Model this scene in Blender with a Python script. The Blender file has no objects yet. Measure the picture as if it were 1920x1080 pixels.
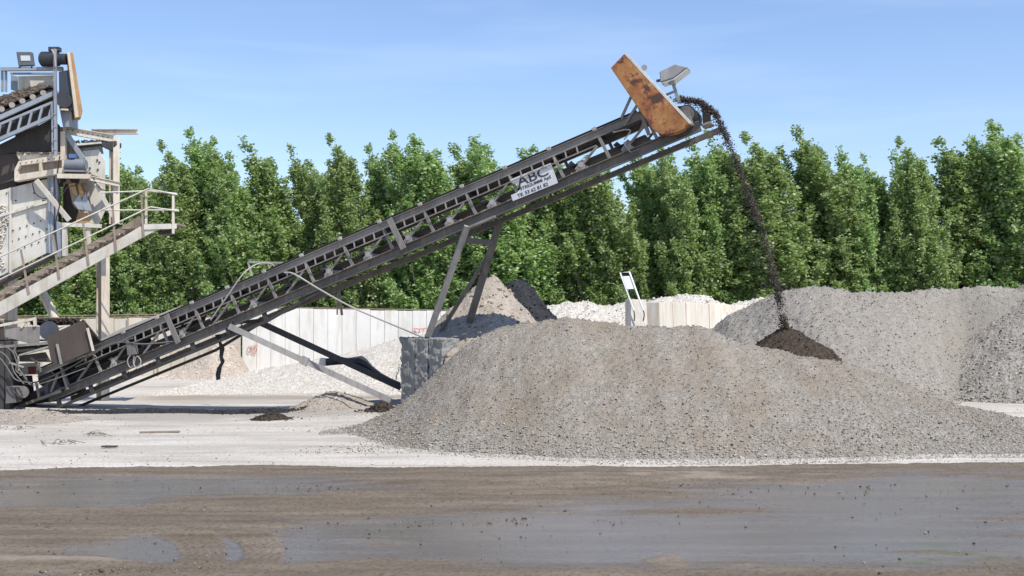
import bpy, math, random
import numpy as np
from mathutils import Vector, Matrix

# ------------------------------------------------------------------ camera, sky, sun, exposure
F = 2100.0          # focal length in pixels of the 1920 wide picture
HZ = 597.0          # row of the horizon
CAMZ = 2.5
SUN_EL, SUN_AZ = math.radians(55), math.radians(139)     # azimuth clockwise from +Y
sc = bpy.context.scene
col = sc.collection
cam = bpy.data.cameras.new("camera")
cam.sensor_width = 36.0
cam.lens = 36.0 * F / 1920.0
cam.shift_y = (HZ - 540.0) / 1920.0
cam.clip_start, cam.clip_end = 0.1, 5000
camo = bpy.data.objects.new("camera", cam)
camo.location = (0, 0, CAMZ)
camo.rotation_euler = (math.radians(90), 0, 0)
col.objects.link(camo)
sc.camera = camo

w = bpy.data.worlds.new("World")
sc.world = w
w.use_nodes = True
nt = w.node_tree
nt.nodes.clear()
out = nt.nodes.new("ShaderNodeOutputWorld")
bg = nt.nodes.new("ShaderNodeBackground")
bg.inputs[1].default_value = 0.15
sky = nt.nodes.new("ShaderNodeTexSky")
sky.sky_type = 'NISHITA'
sky.sun_disc = False
sky.sun_elevation = SUN_EL
sky.sun_rotation = SUN_AZ
sky.altitude = 0
sky.air_density = 1.1
sky.dust_density = 0.35
sky.ozone_density = 2.2
# thin streaks of high cirrus
tc = nt.nodes.new("ShaderNodeTexCoord")
mp = nt.nodes.new("ShaderNodeMapping")
mp.inputs['Scale'].default_value = (2.0, 2.0, 16.0)
mp.inputs['Rotation'].default_value = (0, math.radians(-5), 0)
nz = nt.nodes.new("ShaderNodeTexNoise")
nz.inputs['Scale'].default_value = 1.6
nz.inputs['Detail'].default_value = 5
rp = nt.nodes.new("ShaderNodeValToRGB")
rp.color_ramp.elements[0].position = 0.50
rp.color_ramp.elements[0].color = (0, 0, 0, 1)
rp.color_ramp.elements[1].position = 0.85
rp.color_ramp.elements[1].color = (0.22, 0.22, 0.22, 1)
mx = nt.nodes.new("ShaderNodeMix")
mx.data_type = 'RGBA'
mx.inputs[7].default_value = (4.6, 5.3, 6.4, 1)
nt.links.new(tc.outputs['Generated'], mp.inputs[0])
nt.links.new(mp.outputs[0], nz.inputs['Vector'])
nt.links.new(nz.outputs[0], rp.inputs[0])
nt.links.new(rp.outputs[0], mx.inputs[0])
tint = nt.nodes.new("ShaderNodeMix")
tint.data_type = 'RGBA'
tint.blend_type = 'MULTIPLY'
tint.inputs[0].default_value = 1.0
tint.inputs[7].default_value = (.755, .765, .86, 1)
nt.links.new(sky.outputs[0], tint.inputs[6])
nt.links.new(tint.outputs[2], mx.inputs[6])
nt.links.new(mx.outputs[2], bg.inputs[0])
nt.links.new(bg.outputs[0], out.inputs[0])

sl = bpy.data.lights.new("sun", 'SUN')
sl.energy = 3.7
sl.angle = math.radians(0.53)
sl.color = (1.0, 0.945, 0.85)
so = bpy.data.objects.new("sun", sl)
tosun = Vector((math.sin(SUN_AZ) * math.cos(SUN_EL), math.cos(SUN_AZ) * math.cos(SUN_EL), math.sin(SUN_EL)))
so.rotation_euler = (-tosun).to_track_quat('-Z', 'Y').to_euler()
so.location = (20, -20, 40)
col.objects.link(so)

sc.view_settings.view_transform = 'Standard'
sc.view_settings.look = 'None'
sc.view_settings.exposure = 0.5
sc.view_settings.gamma = 1.0
sc.cycles.max_bounces = 6
sc.cycles.transparent_max_bounces = 4

# ------------------------------------------------------------------ helpers
rng = np.random.default_rng(7)
random.seed(7)


def A3(*p):
    return np.array(p, float)


def at(px, py, Y):
    """the point of the place seen at a picture position, on the upright plane at distance Y"""
    return A3((px - 960) / F * Y, Y, CAMZ - (py - HZ) / F * Y)


def gnd(px, py, z=0.0):
    Y = (CAMZ - z) * F / (py - HZ)
    return A3((px - 960) / F * Y, Y, z)


def nrm(v):
    v = np.asarray(v, float)
    return v / max(1e-9, np.linalg.norm(v))


def vnoise(x, y, seed=0):
    x = np.asarray(x, float); y = np.asarray(y, float)
    ix = np.floor(x).astype(np.int64); iy = np.floor(y).astype(np.int64)
    fx = x - ix; fy = y - iy
    fx = fx * fx * (3 - 2 * fx); fy = fy * fy * (3 - 2 * fy)

    def hsh(a, b):
        h = (a * 374761393 + b * 668265263 + seed * 144269504) & 0xffffffff
        h = ((h ^ (h >> 13)) * 1274126177) & 0xffffffff
        h = h ^ (h >> 16)
        return (h & 0xffffff) / float(0xffffff)
    a = hsh(ix, iy); b = hsh(ix + 1, iy); c = hsh(ix, iy + 1); d = hsh(ix + 1, iy + 1)
    return (a * (1 - fx) + b * fx) * (1 - fy) + (c * (1 - fx) + d * fx) * fy


def fbm(x, y, octv=4, seed=0):
    s = 0; a = 0.5; t = 0
    for i in range(octv):
        s = s + a * vnoise(x * 2 ** i + 17.3 * i, y * 2 ** i - 9.1 * i, seed + i)
        t += a; a *= 0.5
    return s / t - 0.5


def sstep(a, b, x):
    t = np.clip((x - a) / (b - a), 0, 1)
    return t * t * (3 - 2 * t)


def tag(o, label=None, cat=None, group=None, kind=None):
    if label: o['label'] = label
    if cat: o['category'] = cat
    if group: o['group'] = group
    if kind: o['kind'] = kind
    return o


ORIG = {}


def thing(name, loc, label, cat, group=None, kind=None):
    o = bpy.data.objects.new(name, None)
    o.empty_display_size = 0.2
    o.location = tuple(loc)
    col.objects.link(o)
    ORIG[o.name] = np.array(loc, float)
    return tag(o, label, cat, group, kind)


def link_mesh(name, V, faces, mats, parent=None, midx=None, smooth=False):
    V = np.asarray(V, float).reshape(-1, 3)
    org = ORIG[parent.name] if parent is not None else V[:, :].mean(0) * A3(1, 1, 0) + A3(0, 0, V[:, 2].min())
    me = bpy.data.meshes.new(name)
    if isinstance(faces, np.ndarray):
        n, k = faces.shape
        me.vertices.add(len(V)); me.vertices.foreach_set("co", (V - org).astype(np.float32).ravel())
        me.loops.add(n * k); me.loops.foreach_set("vertex_index", faces.astype(np.int32).ravel())
        me.polygons.add(n)
        me.polygons.foreach_set("loop_start", np.arange(0, n * k, k, dtype=np.int32))
        me.update(calc_edges=True)
    else:
        me.from_pydata([tuple(v) for v in (V - org)], [], faces)
    if not isinstance(mats, (list, tuple)): mats = [mats]
    for m in mats: me.materials.append(m)
    if midx is not None: me.polygons.foreach_set("material_index", np.asarray(midx, np.int32))
    if smooth: me.polygons.foreach_set("use_smooth", np.ones(len(me.polygons), bool))
    me.update()
    o = bpy.data.objects.new(name, me)
    col.objects.link(o)
    if parent is not None:
        o.parent = parent
        ORIG[o.name] = org
    else:
        o.location = tuple(org)
        ORIG[o.name] = org
    return o


class MB:
    def __init__(s):
        s.V = []; s.F = []; s.sm = []

    def add(s, vs, fs, smooth=False):
        b = len(s.V)
        s.V += [tuple(map(float, v)) for v in vs]
        s.F += [tuple(b + i for i in f) for f in fs]
        s.sm += [smooth] * len(fs)
        return s

    def box8(s, c):
        return s.add(c, [(0, 3, 2, 1), (4, 5, 6, 7), (0, 1, 5, 4), (1, 2, 6, 5), (2, 3, 7, 6), (3, 0, 4, 7)])

    def beam(s, p0, p1, w_, h_, up=(0, 0, 1)):
        """bar from p0 to p1, w_ across, h_ along up"""
        p0 = np.array(p0, float); p1 = np.array(p1, float)
        d = nrm(p1 - p0); u = np.array(up, float); u = u - d * u.dot(d)
        if np.linalg.norm(u) < 1e-4: u = A3(0, 1, 0) - d * d[1]
        u = nrm(u); l = np.cross(d, u)
        a, b = l * w_ / 2, u * h_ / 2
        return s.box8([p0 - a - b, p0 + a - b, p0 + a + b, p0 - a + b, p1 - a - b, p1 + a - b, p1 + a + b, p1 - a + b])

    def ibeam(s, p0, p1, w_, h_, t=0.02, up=(0, 0, 1), kind='I'):
        p0 = np.array(p0, float); p1 = np.array(p1, float)
        d = nrm(p1 - p0); u = np.array(up, float); u = nrm(u - d * u.dot(d)); l = np.cross(d, u)
        s.beam(p0 + u * (h_ / 2 - t / 2), p1 + u * (h_ / 2 - t / 2), w_, t, u)
        s.beam(p0 - u * (h_ / 2 - t / 2), p1 - u * (h_ / 2 - t / 2), w_, t, u)
        off = {'I': 0, 'C': w_ / 2 - t / 2, 'D': -(w_ / 2 - t / 2)}[kind]
        s.beam(p0 + l * off, p1 + l * off, t, h_ - 2 * t - 0.004, u)
        return s

    def cyl(s, p0, p1, r, n=12, r2=None, caps=True):
        p0 = np.array(p0, float); p1 = np.array(p1, float); r2 = r if r2 is None else r2
        d = nrm(p1 - p0); a = A3(0, 0, 1) if abs(d[2]) < .9 else A3(1, 0, 0)
        u = nrm(np.cross(d, a)); v = np.cross(d, u)
        ring = [(math.cos(2 * math.pi * i / n), math.sin(2 * math.pi * i / n)) for i in range(n)]
        vs = [p0 + (u * c + v * q) * r for c, q in ring] + [p1 + (u * c + v * q) * r2 for c, q in ring]
        s.add(vs, [(i, (i + 1) % n, n + (i + 1) % n, n + i) for i in range(n)], True)
        if caps:
            s.add(vs, [tuple(range(n - 1, -1, -1)), tuple(range(n, 2 * n))])
        return s

    def tube(s, pts, r, n=6, sub=6):
        rl = list(r) if hasattr(r, '__len__') else None
        P = [np.array(p, float) for p in pts]
        if sub > 1 and len(P) > 2:
            Q = [2 * P[0] - P[1]] + P + [2 * P[-1] - P[-2]]
            R = []
            for i in range(1, len(Q) - 2):
                for k in range(sub):
                    t = k / sub
                    R.append(0.5 * ((2 * Q[i]) + (Q[i + 1] - Q[i - 1]) * t + (2 * Q[i - 1] - 5 * Q[i] + 4 * Q[i + 1] - Q[i + 2]) * t * t
                                    + (3 * Q[i] - Q[i - 1] - 3 * Q[i + 1] + Q[i + 2]) * t ** 3))
            R.append(P[-1]); P = R
        vs = []; prev = None
        for i, p in enumerate(P):
            d = nrm(P[min(i + 1, len(P) - 1)] - P[max(i - 1, 0)])
            if prev is None:
                a = A3(0, 0, 1) if abs(d[2]) < .9 else A3(1, 0, 0)
                u = nrm(np.cross(d, a))
            else:
                u = nrm(prev - d * prev.dot(d))
            prev = u; v = np.cross(d, u)
            vs += [p + (u * math.cos(2 * math.pi * k / n) + v * math.sin(2 * math.pi * k / n)) * (rl[i] if rl else r) for k in range(n)]
        fs = []
        for i in range(len(P) - 1):
            fs += [(i * n + k, i * n + (k + 1) % n, (i + 1) * n + (k + 1) % n, (i + 1) * n + k) for k in range(n)]
        s.add(vs, fs, True)
        m = (len(P) - 1) * n
        s.add(vs, [tuple(range(n - 1, -1, -1)), tuple(range(m, m + n))])
        return s

    def prism(s, poly, ext):
        """flat polygon pushed along ext"""
        n = len(poly); e = np.array(ext, float)
        P = [np.array(p, float) for p in poly]
        vs = P + [p + e for p in P]
        s.add(vs, [tuple(range(n - 1, -1, -1)), tuple(range(n, 2 * n))] + [(i, (i + 1) % n, n + (i + 1) % n, n + i) for i in range(n)])
        return s

    def build(s, name, mat, parent=None, bevel=0.0, label=None):
        o = link_mesh(name, s.V, s.F, mat, parent)
        o.data.polygons.foreach_set("use_smooth", np.array(s.sm, bool))
        import bmesh
        bm = bmesh.new(); bm.from_mesh(o.data)
        bmesh.ops.remove_doubles(bm, verts=bm.verts, dist=1e-5) if False else None
        bmesh.ops.recalc_face_normals(bm, faces=bm.faces)
        bm.to_mesh(o.data); bm.free()
        if bevel:
            m = o.modifiers.new("bevel", 'BEVEL'); m.width = bevel; m.segments = 2; m.limit_method = 'ANGLE'
        if label: o['label'] = label
        return o


# ------------------------------------------------------------------ materials
def newmat(name):
    m = bpy.data.materials.new(name); m.use_nodes = True
    n = m.node_tree
    return m, n, n.nodes["Principled BSDF"]


def N(n, t, **kw):
    x = n.nodes.new(t)
    for k, v in kw.items(): setattr(x, k, v)
    return x


def noise(n, vec, scale, detail=4, rough=0.55):
    x = N(n, "ShaderNodeTexNoise")
    x.inputs['Scale'].default_value = scale; x.inputs['Detail'].default_value = detail; x.inputs['Roughness'].default_value = rough
    n.links.new(vec, x.inputs['Vector'])
    return x


def ramp(n, fac, stops):
    r = N(n, "ShaderNodeValToRGB")
    el = r.color_ramp.elements
    while len(el) < len(stops): el.new(0.5)
    for e, (p, c) in zip(el, stops):
        e.position = p; e.color = (c, c, c, 1) if not isinstance(c, (tuple, list)) else (c[0], c[1], c[2], 1)
    n.links.new(fac, r.inputs[0])
    return r.outputs[0]


def mixc(n, fac, a, b, mode='MIX'):
    x = N(n, "ShaderNodeMix", data_type='RGBA', blend_type=mode)
    for i, v in ((0, fac), (6, a), (7, b)):
        if isinstance(v, (int, float)): x.inputs[i].default_value = v
        elif isinstance(v, (tuple, list)): x.inputs[i].default_value = (v[0], v[1], v[2], 1)
        else: n.links.new(v, x.inputs[i])
    return x.outputs[2]


def math_(n, op, a, b=None):
    x = N(n, "ShaderNodeMath", operation=op)
    for i, v in ((0, a), (1, b)):
        if v is None: continue
        if isinstance(v, (int, float)): x.inputs[i].default_value = v
        else: n.links.new(v, x.inputs[i])
    return x.outputs[0]


def bump(n, h, b, strength=0.5, dist=0.02):
    x = N(n, "ShaderNodeBump")
    x.inputs['Strength'].default_value = strength; x.inputs['Distance'].default_value = dist
    n.links.new(h, x.inputs['Height']); n.links.new(x.outputs[0], b.inputs['Normal'])


def painted(name, c, c2, dirt=(.16, .13, .10), rough=0.6, metal=0.0, amt=0.5, scale=1.4, dust=None, streak=True):
    """worn painted or bare steel: two tones, grime blotches and drips, dust lying on the tops"""
    m, n, b = newmat(name)
    g = N(n, "ShaderNodeNewGeometry"); pos = g.outputs['Position']
    a = noise(n, pos, scale * 1.0, 6, .6)
    c0 = mixc(n, ramp(n, a.outputs[0], [(.35, 0.0), (.65, 1.0)]), c, c2)
    mpn = N(n, "ShaderNodeMapping"); mpn.inputs['Scale'].default_value = (7, 7, 0.8) if streak else (3, 3, 3)
    n.links.new(pos, mpn.inputs[0])
    d = noise(n, mpn.outputs[0], scale * .8, 6, .65)
    c1 = mixc(n, ramp(n, d.outputs[0], [(.5, 0.0), (.72, amt)]), c0, dirt)
    f = noise(n, pos, 26, 3, .6)
    c1 = mixc(n, ramp(n, f.outputs[0], [(.56, 0.0), (.7, amt * .55)]), c1, dirt)
    if dust:
        sp = N(n, "ShaderNodeSeparateXYZ"); n.links.new(g.outputs['True Normal'], sp.inputs[0])
        c1 = mixc(n, ramp(n, sp.outputs[2], [(.3, 0.0), (.8, .75)]), c1, dust)
    n.links.new(c1, b.inputs['Base Color'])
    n.links.new(ramp(n, d.outputs[0], [(.3, rough - .12), (.7, min(1, rough + .15))]), b.inputs['Roughness'])
    b.inputs['Metallic'].default_value = metal
    bump(n, a.outputs[0], b, .25, .01)
    return m


def warm(c): return (c[0] * 1.01, c[1] * .975, c[2] * .92)


def gravel(name, c_dark, c_mid, c_light, patch, cell=24.0, patch_amt=.5, bmp=.8, fine=False):
    c_dark, c_mid, c_light = warm(c_dark), warm(c_mid), warm(c_light)
    m, n, b = newmat(name)
    g = N(n, "ShaderNodeNewGeometry"); pos = g.outputs['Position']
    v = N(n, "ShaderNodeTexVoronoi"); v.inputs['Scale'].default_value = cell
    v.inputs['Randomness'].default_value = 1
    n.links.new(pos, v.inputs['Vector'])
    sep = N(n, "ShaderNodeSeparateColor"); n.links.new(v.outputs['Color'], sep.inputs[0])
    c0 = ramp(n, sep.outputs[0], [(.0, c_dark), (.45, c_mid), (.82, c_mid), (1.0, c_light)])
    a = noise(n, pos, .55, 5, .6)
    f = ramp(n, a.outputs[0], [(.42, 0.0), (.66, patch_amt)])
    c1 = mixc(n, f, c0, patch)
    a2 = noise(n, pos, 5.0, 5, .6)
    c1 = mixc(n, ramp(n, a2.outputs[0], [(.35, .42), (.65, 0.0)]), c1, tuple(.55 * x for x in c_mid))
    mps = N(n, "ShaderNodeMapping"); mps.inputs['Scale'].default_value = (2.6, .45, .55); mps.inputs['Rotation'].default_value = (0, 0, .12)
    n.links.new(pos, mps.inputs[0])
    a3 = noise(n, mps.outputs[0], 1.0, 6, .65)
    c1 = mixc(n, ramp(n, a3.outputs[0], [(.48, 0.0), (.66, .55 * patch_amt)]), c1, tuple(.8 * x for x in patch))
    c1 = mixc(n, ramp(n, a3.outputs[0], [(.30, .35), (.44, 0.0)]), c1, tuple(1.25 * x for x in c_mid))
    n.links.new(c1, b.inputs['Base Color'])
    b.inputs['Roughness'].default_value = .93
    b.inputs['Specular IOR Level'].default_value = .2
    bb = N(n, "ShaderNodeMix", data_type='FLOAT')
    bb.inputs[0].default_value = .45
    n.links.new(v.outputs['Distance'], bb.inputs[2])
    n2 = noise(n, pos, cell * 1.7, 3)
    n.links.new(n2.outputs[0], bb.inputs[3])
    bump(n, bb.outputs[0], b, bmp, .03)
    return m


def stones_mat(name, c_dark, c_mid, c_light):
    c_dark, c_mid, c_light = warm(c_dark), warm(c_mid), warm(c_light)
    m, n, b = newmat(name)
    g = N(n, "ShaderNodeNewGeometry")
    c0 = ramp(n, g.outputs['Random Per Island'], [(.0, c_dark), (.35, c_mid), (.75, c_mid), (1.0, c_light)])
    a = noise(n, g.outputs['Position'], 40, 3)
    c0 = mixc(n, ramp(n, a.outputs[0], [(.35, .25), (.6, 0.0)]), c0, tuple(.6 * x for x in c_mid))
    n.links.new(c0, b.inputs['Base Color'])
    b.inputs['Roughness'].default_value = .9
    b.inputs['Specular IOR Level'].default_value = .25
    return m


def concrete(name, c, c2, stain=(.42, .34, .26), amt=.5, joint=False, zscale=.5):
    m, n, b = newmat(name)
    g = N(n, "ShaderNodeNewGeometry"); pos = g.outputs['Position']
    a = noise(n, pos, 1.1, 7, .62)
    c0 = mixc(n, ramp(n, a.outputs[0], [(.3, 0.0), (.7, 1.0)]), c, c2)
    mpn = N(n, "ShaderNodeMapping"); mpn.inputs['Scale'].default_value = (3.2, 3.2, zscale)
    n.links.new(pos, mpn.inputs[0])
    d = noise(n, mpn.outputs[0], 1.3, 6, .6)
    c1 = mixc(n, ramp(n, d.outputs[0], [(.48, 0.0), (.75, amt)]), c0, stain)
    oi = N(n, "ShaderNodeObjectInfo")
    c1 = mixc(n, math_(n, 'MULTIPLY', oi.outputs['Random'], .34), c1, tuple(.72 * x for x in c))
    n.links.new(c1, b.inputs['Base Color'])
    b.inputs['Roughness'].default_value = .9
    f = noise(n, pos, 30, 5)
    bump(n, f.outputs[0], b, .35, .01)
    return m


M = {}
M['white_paint'] = painted('dusty_white_paint', (.63, .595, .52), (.50, .46, .39), dirt=(.30, .22, .15), amt=.55)
M['white_clean'] = painted('white_sheet', (.66, .635, .57), (.55, .52, .45), dirt=(.30, .25, .19), amt=.55)
M['cream'] = painted('cream_paint', (.66, .60, .50), (.55, .48, .38), dirt=(.28, .17, .09), amt=.6)
M['galv'] = painted('galvanised_steel', (.34, .37, .41), (.26, .28, .31), dirt=(.15, .14, .12), amt=.4, rough=.5, metal=.2, dust=(.42, .40, .37))
M['steel'] = painted('dusty_grey_steel', (.145, .134, .124), (.092, .084, .077), dirt=(.22, .19, .16), amt=.9, rough=.75, dust=(.26, .235, .21))
M['steel_light'] = painted('worn_grey_steel', (.245, .228, .212), (.15, .138, .128), dirt=(.30, .26, .22), amt=.85, rough=.7, dust=(.27, .25, .23))
M['leg'] = painted('grey_leg_steel', (.34, .32, .30), (.25, .235, .22), dirt=(.10, .09, .08), amt=.6, rough=.75, dust=(.3, .28, .26))
M['dark_steel'] = painted('dark_steel', (.035, .034, .034), (.05, .047, .045), dirt=(.10, .085, .07), amt=.6, rough=.7)
M['brown_plate'] = painted('brown_plate', (.075, .058, .048), (.055, .042, .036), dirt=(.11, .085, .07), amt=.7, rough=.75)
M['rubber'] = painted('black_rubber', (.02, .02, .022), (.028, .028, .029), dirt=(.06, .055, .05), amt=.6, rough=.7)
M['navy'] = painted('dark_blue_grey', (.035, .042, .058), (.05, .058, .075), dirt=(.09, .085, .08), amt=.5, rough=.5)
M['motor'] = painted('motor_grey', (.20, .22, .25), (.16, .18, .20), dirt=(.11, .10, .09), amt=.5, rough=.5)
M['motor_dark'] = painted('motor_dark', (.022, .026, .036), (.035, .04, .05), dirt=(.08, .075, .07), amt=.5, rough=.5)
M['roller'] = painted('roller_grey', (.40, .38, .35), (.30, .28, .26), dirt=(.14, .12, .11), amt=.6, rough=.6)
M['cable'] = painted('grey_cable', (.16, .155, .15), (.11, .105, .10), amt=.4, rough=.6)
M['light_cable'] = painted('pale_cable', (.42, .40, .37), (.34, .32, .30), amt=.4, rough=.6)
M['red'] = painted('faded_red', (.30, .05, .045), (.22, .05, .04), amt=.5)
M['blue'] = painted('faded_blue', (.06, .16, .38), (.08, .14, .28), amt=.4)
M['lamp_body'] = painted('lamp_body', (.34, .34, .33), (.27, .27, .26), dirt=(.14, .13, .12), amt=.4, rough=.5)
M['lamp_dark'] = painted('lamp_dark_body', (.09, .10, .11), (.12, .13, .14), amt=.3, rough=.5)
M['wood'] = painted('dusty_tread', (.33, .27, .215), (.22, .175, .135), dirt=(.13, .10, .08), amt=.7, rough=.9)
M['white_panel'] = painted('clean_white_panel', (.85, .85, .84), (.80, .80, .79), dirt=(.6, .58, .55), amt=.15)
M['sign_white'] = painted('dull_white_sign', (.62, .62, .635), (.55, .55, .56), dirt=(.35, .33, .30), amt=.45)
M['letters'] = painted('dark_lettering', (.025, .027, .04), (.035, .037, .05), amt=.1)

m, n, b = newmat('lamp_glass')
b.inputs['Base Color'].default_value = (.55, .58, .6, 1); b.inputs['Roughness'].default_value = .12
M['glass'] = m

# rusty orange belt guard: orange paint, rust-brown patches with hard edges, paler worn band
m, n, b = newmat('rusty_orange_paint')
g = N(n, "ShaderNodeNewGeometry"); pos = g.outputs['Position']
a = noise(n, pos, 2.2, 6, .6)
c0 = ramp(n, a.outputs[0], [(.30, (.18, .065, .022)), (.46, (.31, .13, .04)), (.57, (.40, .20, .065)), (.72, (.50, .33, .16))])
a2 = noise(n, pos, 2.7, 5, .68)
a3 = noise(n, pos, 9.0, 4, .6)
sm = math_(n, 'ADD', math_(n, 'MULTIPLY', a2.outputs[0], .8), math_(n, 'MULTIPLY', a3.outputs[0], .2))
c1 = mixc(n, ramp(n, sm, [(.51, 0.0), (.55, 1.0)]), c0, (.07, .036, .022))
c1 = mixc(n, ramp(n, sm, [(.47, 0.0), (.53, .7), (.58, .0)]), c1, (.30, .09, .03))
f = noise(n, pos, 30, 4)
c1 = mixc(n, ramp(n, f.outputs[0], [(.55, 0.0), (.68, .5)]), c1, (.16, .06, .02))
n.links.new(c1, b.inputs['Base Color']); b.inputs['Roughness'].default_value = .62
bump(n, f.outputs[0], b, .3, .006)
M['orange'] = m
M['orange_pale'] = painted('weathered_orange', (.46, .29, .13), (.36, .20, .085), dirt=(.13, .06, .03), amt=.8, rough=.7)

M['wall'] = concrete('pale_concrete', (.83, .81, .76), (.74, .72, .67), stain=(.50, .43, .33), amt=.75)
M['wall_side'] = concrete('warm_concrete', (.58, .53, .45), (.49, .44, .37), stain=(.40, .30, .21), amt=.5)
M['block'] = concrete('muddy_shaded_concrete', (.30, .292, .28), (.21, .204, .196), stain=(.10, .097, .093), amt=.7)  # mud, with the tone lowered further for shade on the face
M['rust_cap'] = painted('rusty_cap', (.20, .13, .09), (.28, .22, .17), amt=.5)

M['gravel'] = gravel('grey_gravel', (.19, .18, .166), (.300, .283, .258), (.42, .405, .38), (.25, .205, .155), 36, .85)
M['gravel_s'] = stones_mat('grey_stones', (.17, .163, .152), (.315, .299, .275), (.48, .465, .435))
M['gravel_b'] = gravel('pale_gravel', (.20, .19, .176), (.30, .287, .266), (.41, .40, .375), (.285, .255, .215), 30, .55)
M['gravel_bs'] = stones_mat('pale_stones', (.19, .182, .17), (.318, .305, .283), (.46, .448, .42))
M['gravel_c'] = gravel('coarse_gravel', (.13, .125, .117), (.30, .287, .266), (.46, .45, .42), (.26, .235, .20), 24, .4)
M['gravel_cs'] = stones_mat('coarse_stones', (.125, .12, .112), (.315, .302, .28), (.46, .45, .42))
M['dark_heap'] = gravel('damp_dark_gravel', (.022, .018, .015), (.06, .047, .037), (.11, .088, .07), (.085, .062, .045), 26, .6)
M['dark_s'] = stones_mat('damp_dark_stones', (.018, .016, .014), (.05, .041, .033), (.10, .082, .066))
M['sand'] = gravel('beige_sand', (.23, .205, .18), (.39, .355, .315), (.50, .47, .43), (.31, .27, .23), 40, .6, .5)
M['sand_s'] = stones_mat('beige_lumps', (.12, .10, .085), (.32, .28, .235), (.46, .42, .37))
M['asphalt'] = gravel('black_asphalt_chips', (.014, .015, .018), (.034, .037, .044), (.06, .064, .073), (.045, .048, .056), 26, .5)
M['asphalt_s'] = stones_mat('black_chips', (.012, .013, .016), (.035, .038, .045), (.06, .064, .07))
M['white_gravel'] = gravel('white_crushed_stone', (.36, .34, .31), (.60, .58, .54), (.76, .74, .70), (.52, .48, .43), 24, .5)
M['white_s'] = stones_mat('white_stones', (.34, .325, .30), (.62, .60, .56), (.78, .76, .72))
M['pink_gravel'] = gravel('tan_gravel', (.28, .235, .20), (.50, .44, .38), (.66, .61, .55), (.42, .34, .28), 24, .5)

# leaves, two faced: green above, pale below
def leafmat(name, dk, md, lt):
    m, n, b = newmat(name)
    n.nodes.remove(b)
    o_ = n.nodes["Material Output"]
    g = N(n, "ShaderNodeNewGeometry")
    c = ramp(n, g.outputs['Random Per Island'], [(0, dk), (.5, md), (.85, lt), (1.0, tuple(1.35 * x for x in lt))])
    oi = N(n, "ShaderNodeObjectInfo")
    hs = N(n, "ShaderNodeHueSaturation")
    hs.inputs['Value'].default_value = 1
    n.links.new(math_(n, 'ADD', math_(n, 'MULTIPLY', oi.outputs['Random'], .028), .486), hs.inputs['Hue'])
    n.links.new(math_(n, 'ADD', math_(n, 'MULTIPLY', oi.outputs['Random'], .35), .82), hs.inputs['Value'])
    n.links.new(c, hs.inputs['Color'])
    c = hs.outputs[0]
    cb = mixc(n, g.outputs['Backfacing'], c, mixc(n, .62, c, (.34, .40, .28)))
    p = N(n, "ShaderNodeBsdfPrincipled")
    p.inputs['Roughness'].default_value = .42
    n.links.new(cb, p.inputs['Base Color'])
    t = N(n, "ShaderNodeBsdfTranslucent")
    n.links.new(mixc(n, .65, cb, (.42, .58, .12)), t.inputs[0])
    s_ = N(n, "ShaderNodeMixShader"); s_.inputs[0].default_value = .52
    n.links.new(p.outputs[0], s_.inputs[1]); n.links.new(t.outputs[0], s_.inputs[2])
    n.links.new(s_.outputs[0], o_.inputs[0])
    return m


M['leaf'] = leafmat('poplar_leaves', (.125, .20, .050), (.22, .33, .090), (.40, .48, .24))
M['leaf_bush'] = leafmat('shrub_leaves', (.085, .15, .034), (.15, .25, .055), (.25, .36, .11))
M['bark'] = painted('poplar_bark', (.20, .18, .145), (.13, .115, .09), dirt=(.06, .05, .04), amt=.6, rough=.95)


# ground and road take their zones from vertex attributes
def attr(n, nm):
    a = N(n, "ShaderNodeAttribute"); a.attribute_name = nm
    return a.outputs['Fac']


m, n, b = newmat('pale_limestone_dust')
g = N(n, "ShaderNodeNewGeometry"); pos = g.outputs['Position']
mpn = N(n, "ShaderNodeMapping"); mpn.inputs['Scale'].default_value = (.35, 1.6, 1)
n.links.new(pos, mpn.inputs[0])
a = noise(n, mpn.outputs[0], 1.0, 7, .62)
c0 = ramp(n, a.outputs[0], [(.28, (.42, .375, .315)), (.5, (.57, .53, .465)), (.7, (.645, .61, .55))])
v = noise(n, pos, 14, 5, .7)
c0 = mixc(n, ramp(n, v.outputs[0], [(.47, 0.0), (.62, .65)]), c0, (.34, .305, .26))
mp3 = N(n, 'ShaderNodeMapping'); mp3.inputs['Scale'].default_value = (.22, 3.2, 1); n.links.new(pos, mp3.inputs[0])
st3 = noise(n, mp3.outputs[0], 1.3, 6, .6)
c0 = mixc(n, ramp(n, st3.outputs[0], [(.52, 0.0), (.68, .55)]), c0, (.36, .315, .26))
v2 = noise(n, pos, 60, 3, .6)
c0 = mixc(n, ramp(n, v2.outputs[0], [(.56, 0.0), (.68, .6)]), c0, (.24, .22, .195))
c0 = mixc(n, attr(n, 'brown'), c0, (.30, .25, .20))
c0 = mixc(n, attr(n, 'grey'), c0, (.33, .305, .27))
c0 = mixc(n, attr(n, 'grass'), c0, (.06, .08, .03))
n.links.new(c0, b.inputs['Base Color']); b.inputs['Roughness'].default_value = .95
b.inputs['Specular IOR Level'].default_value = .15
f = noise(n, pos, 22, 6, .7)
bump(n, f.outputs[0], b, .7, .03)
M['ground'] = m

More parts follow.
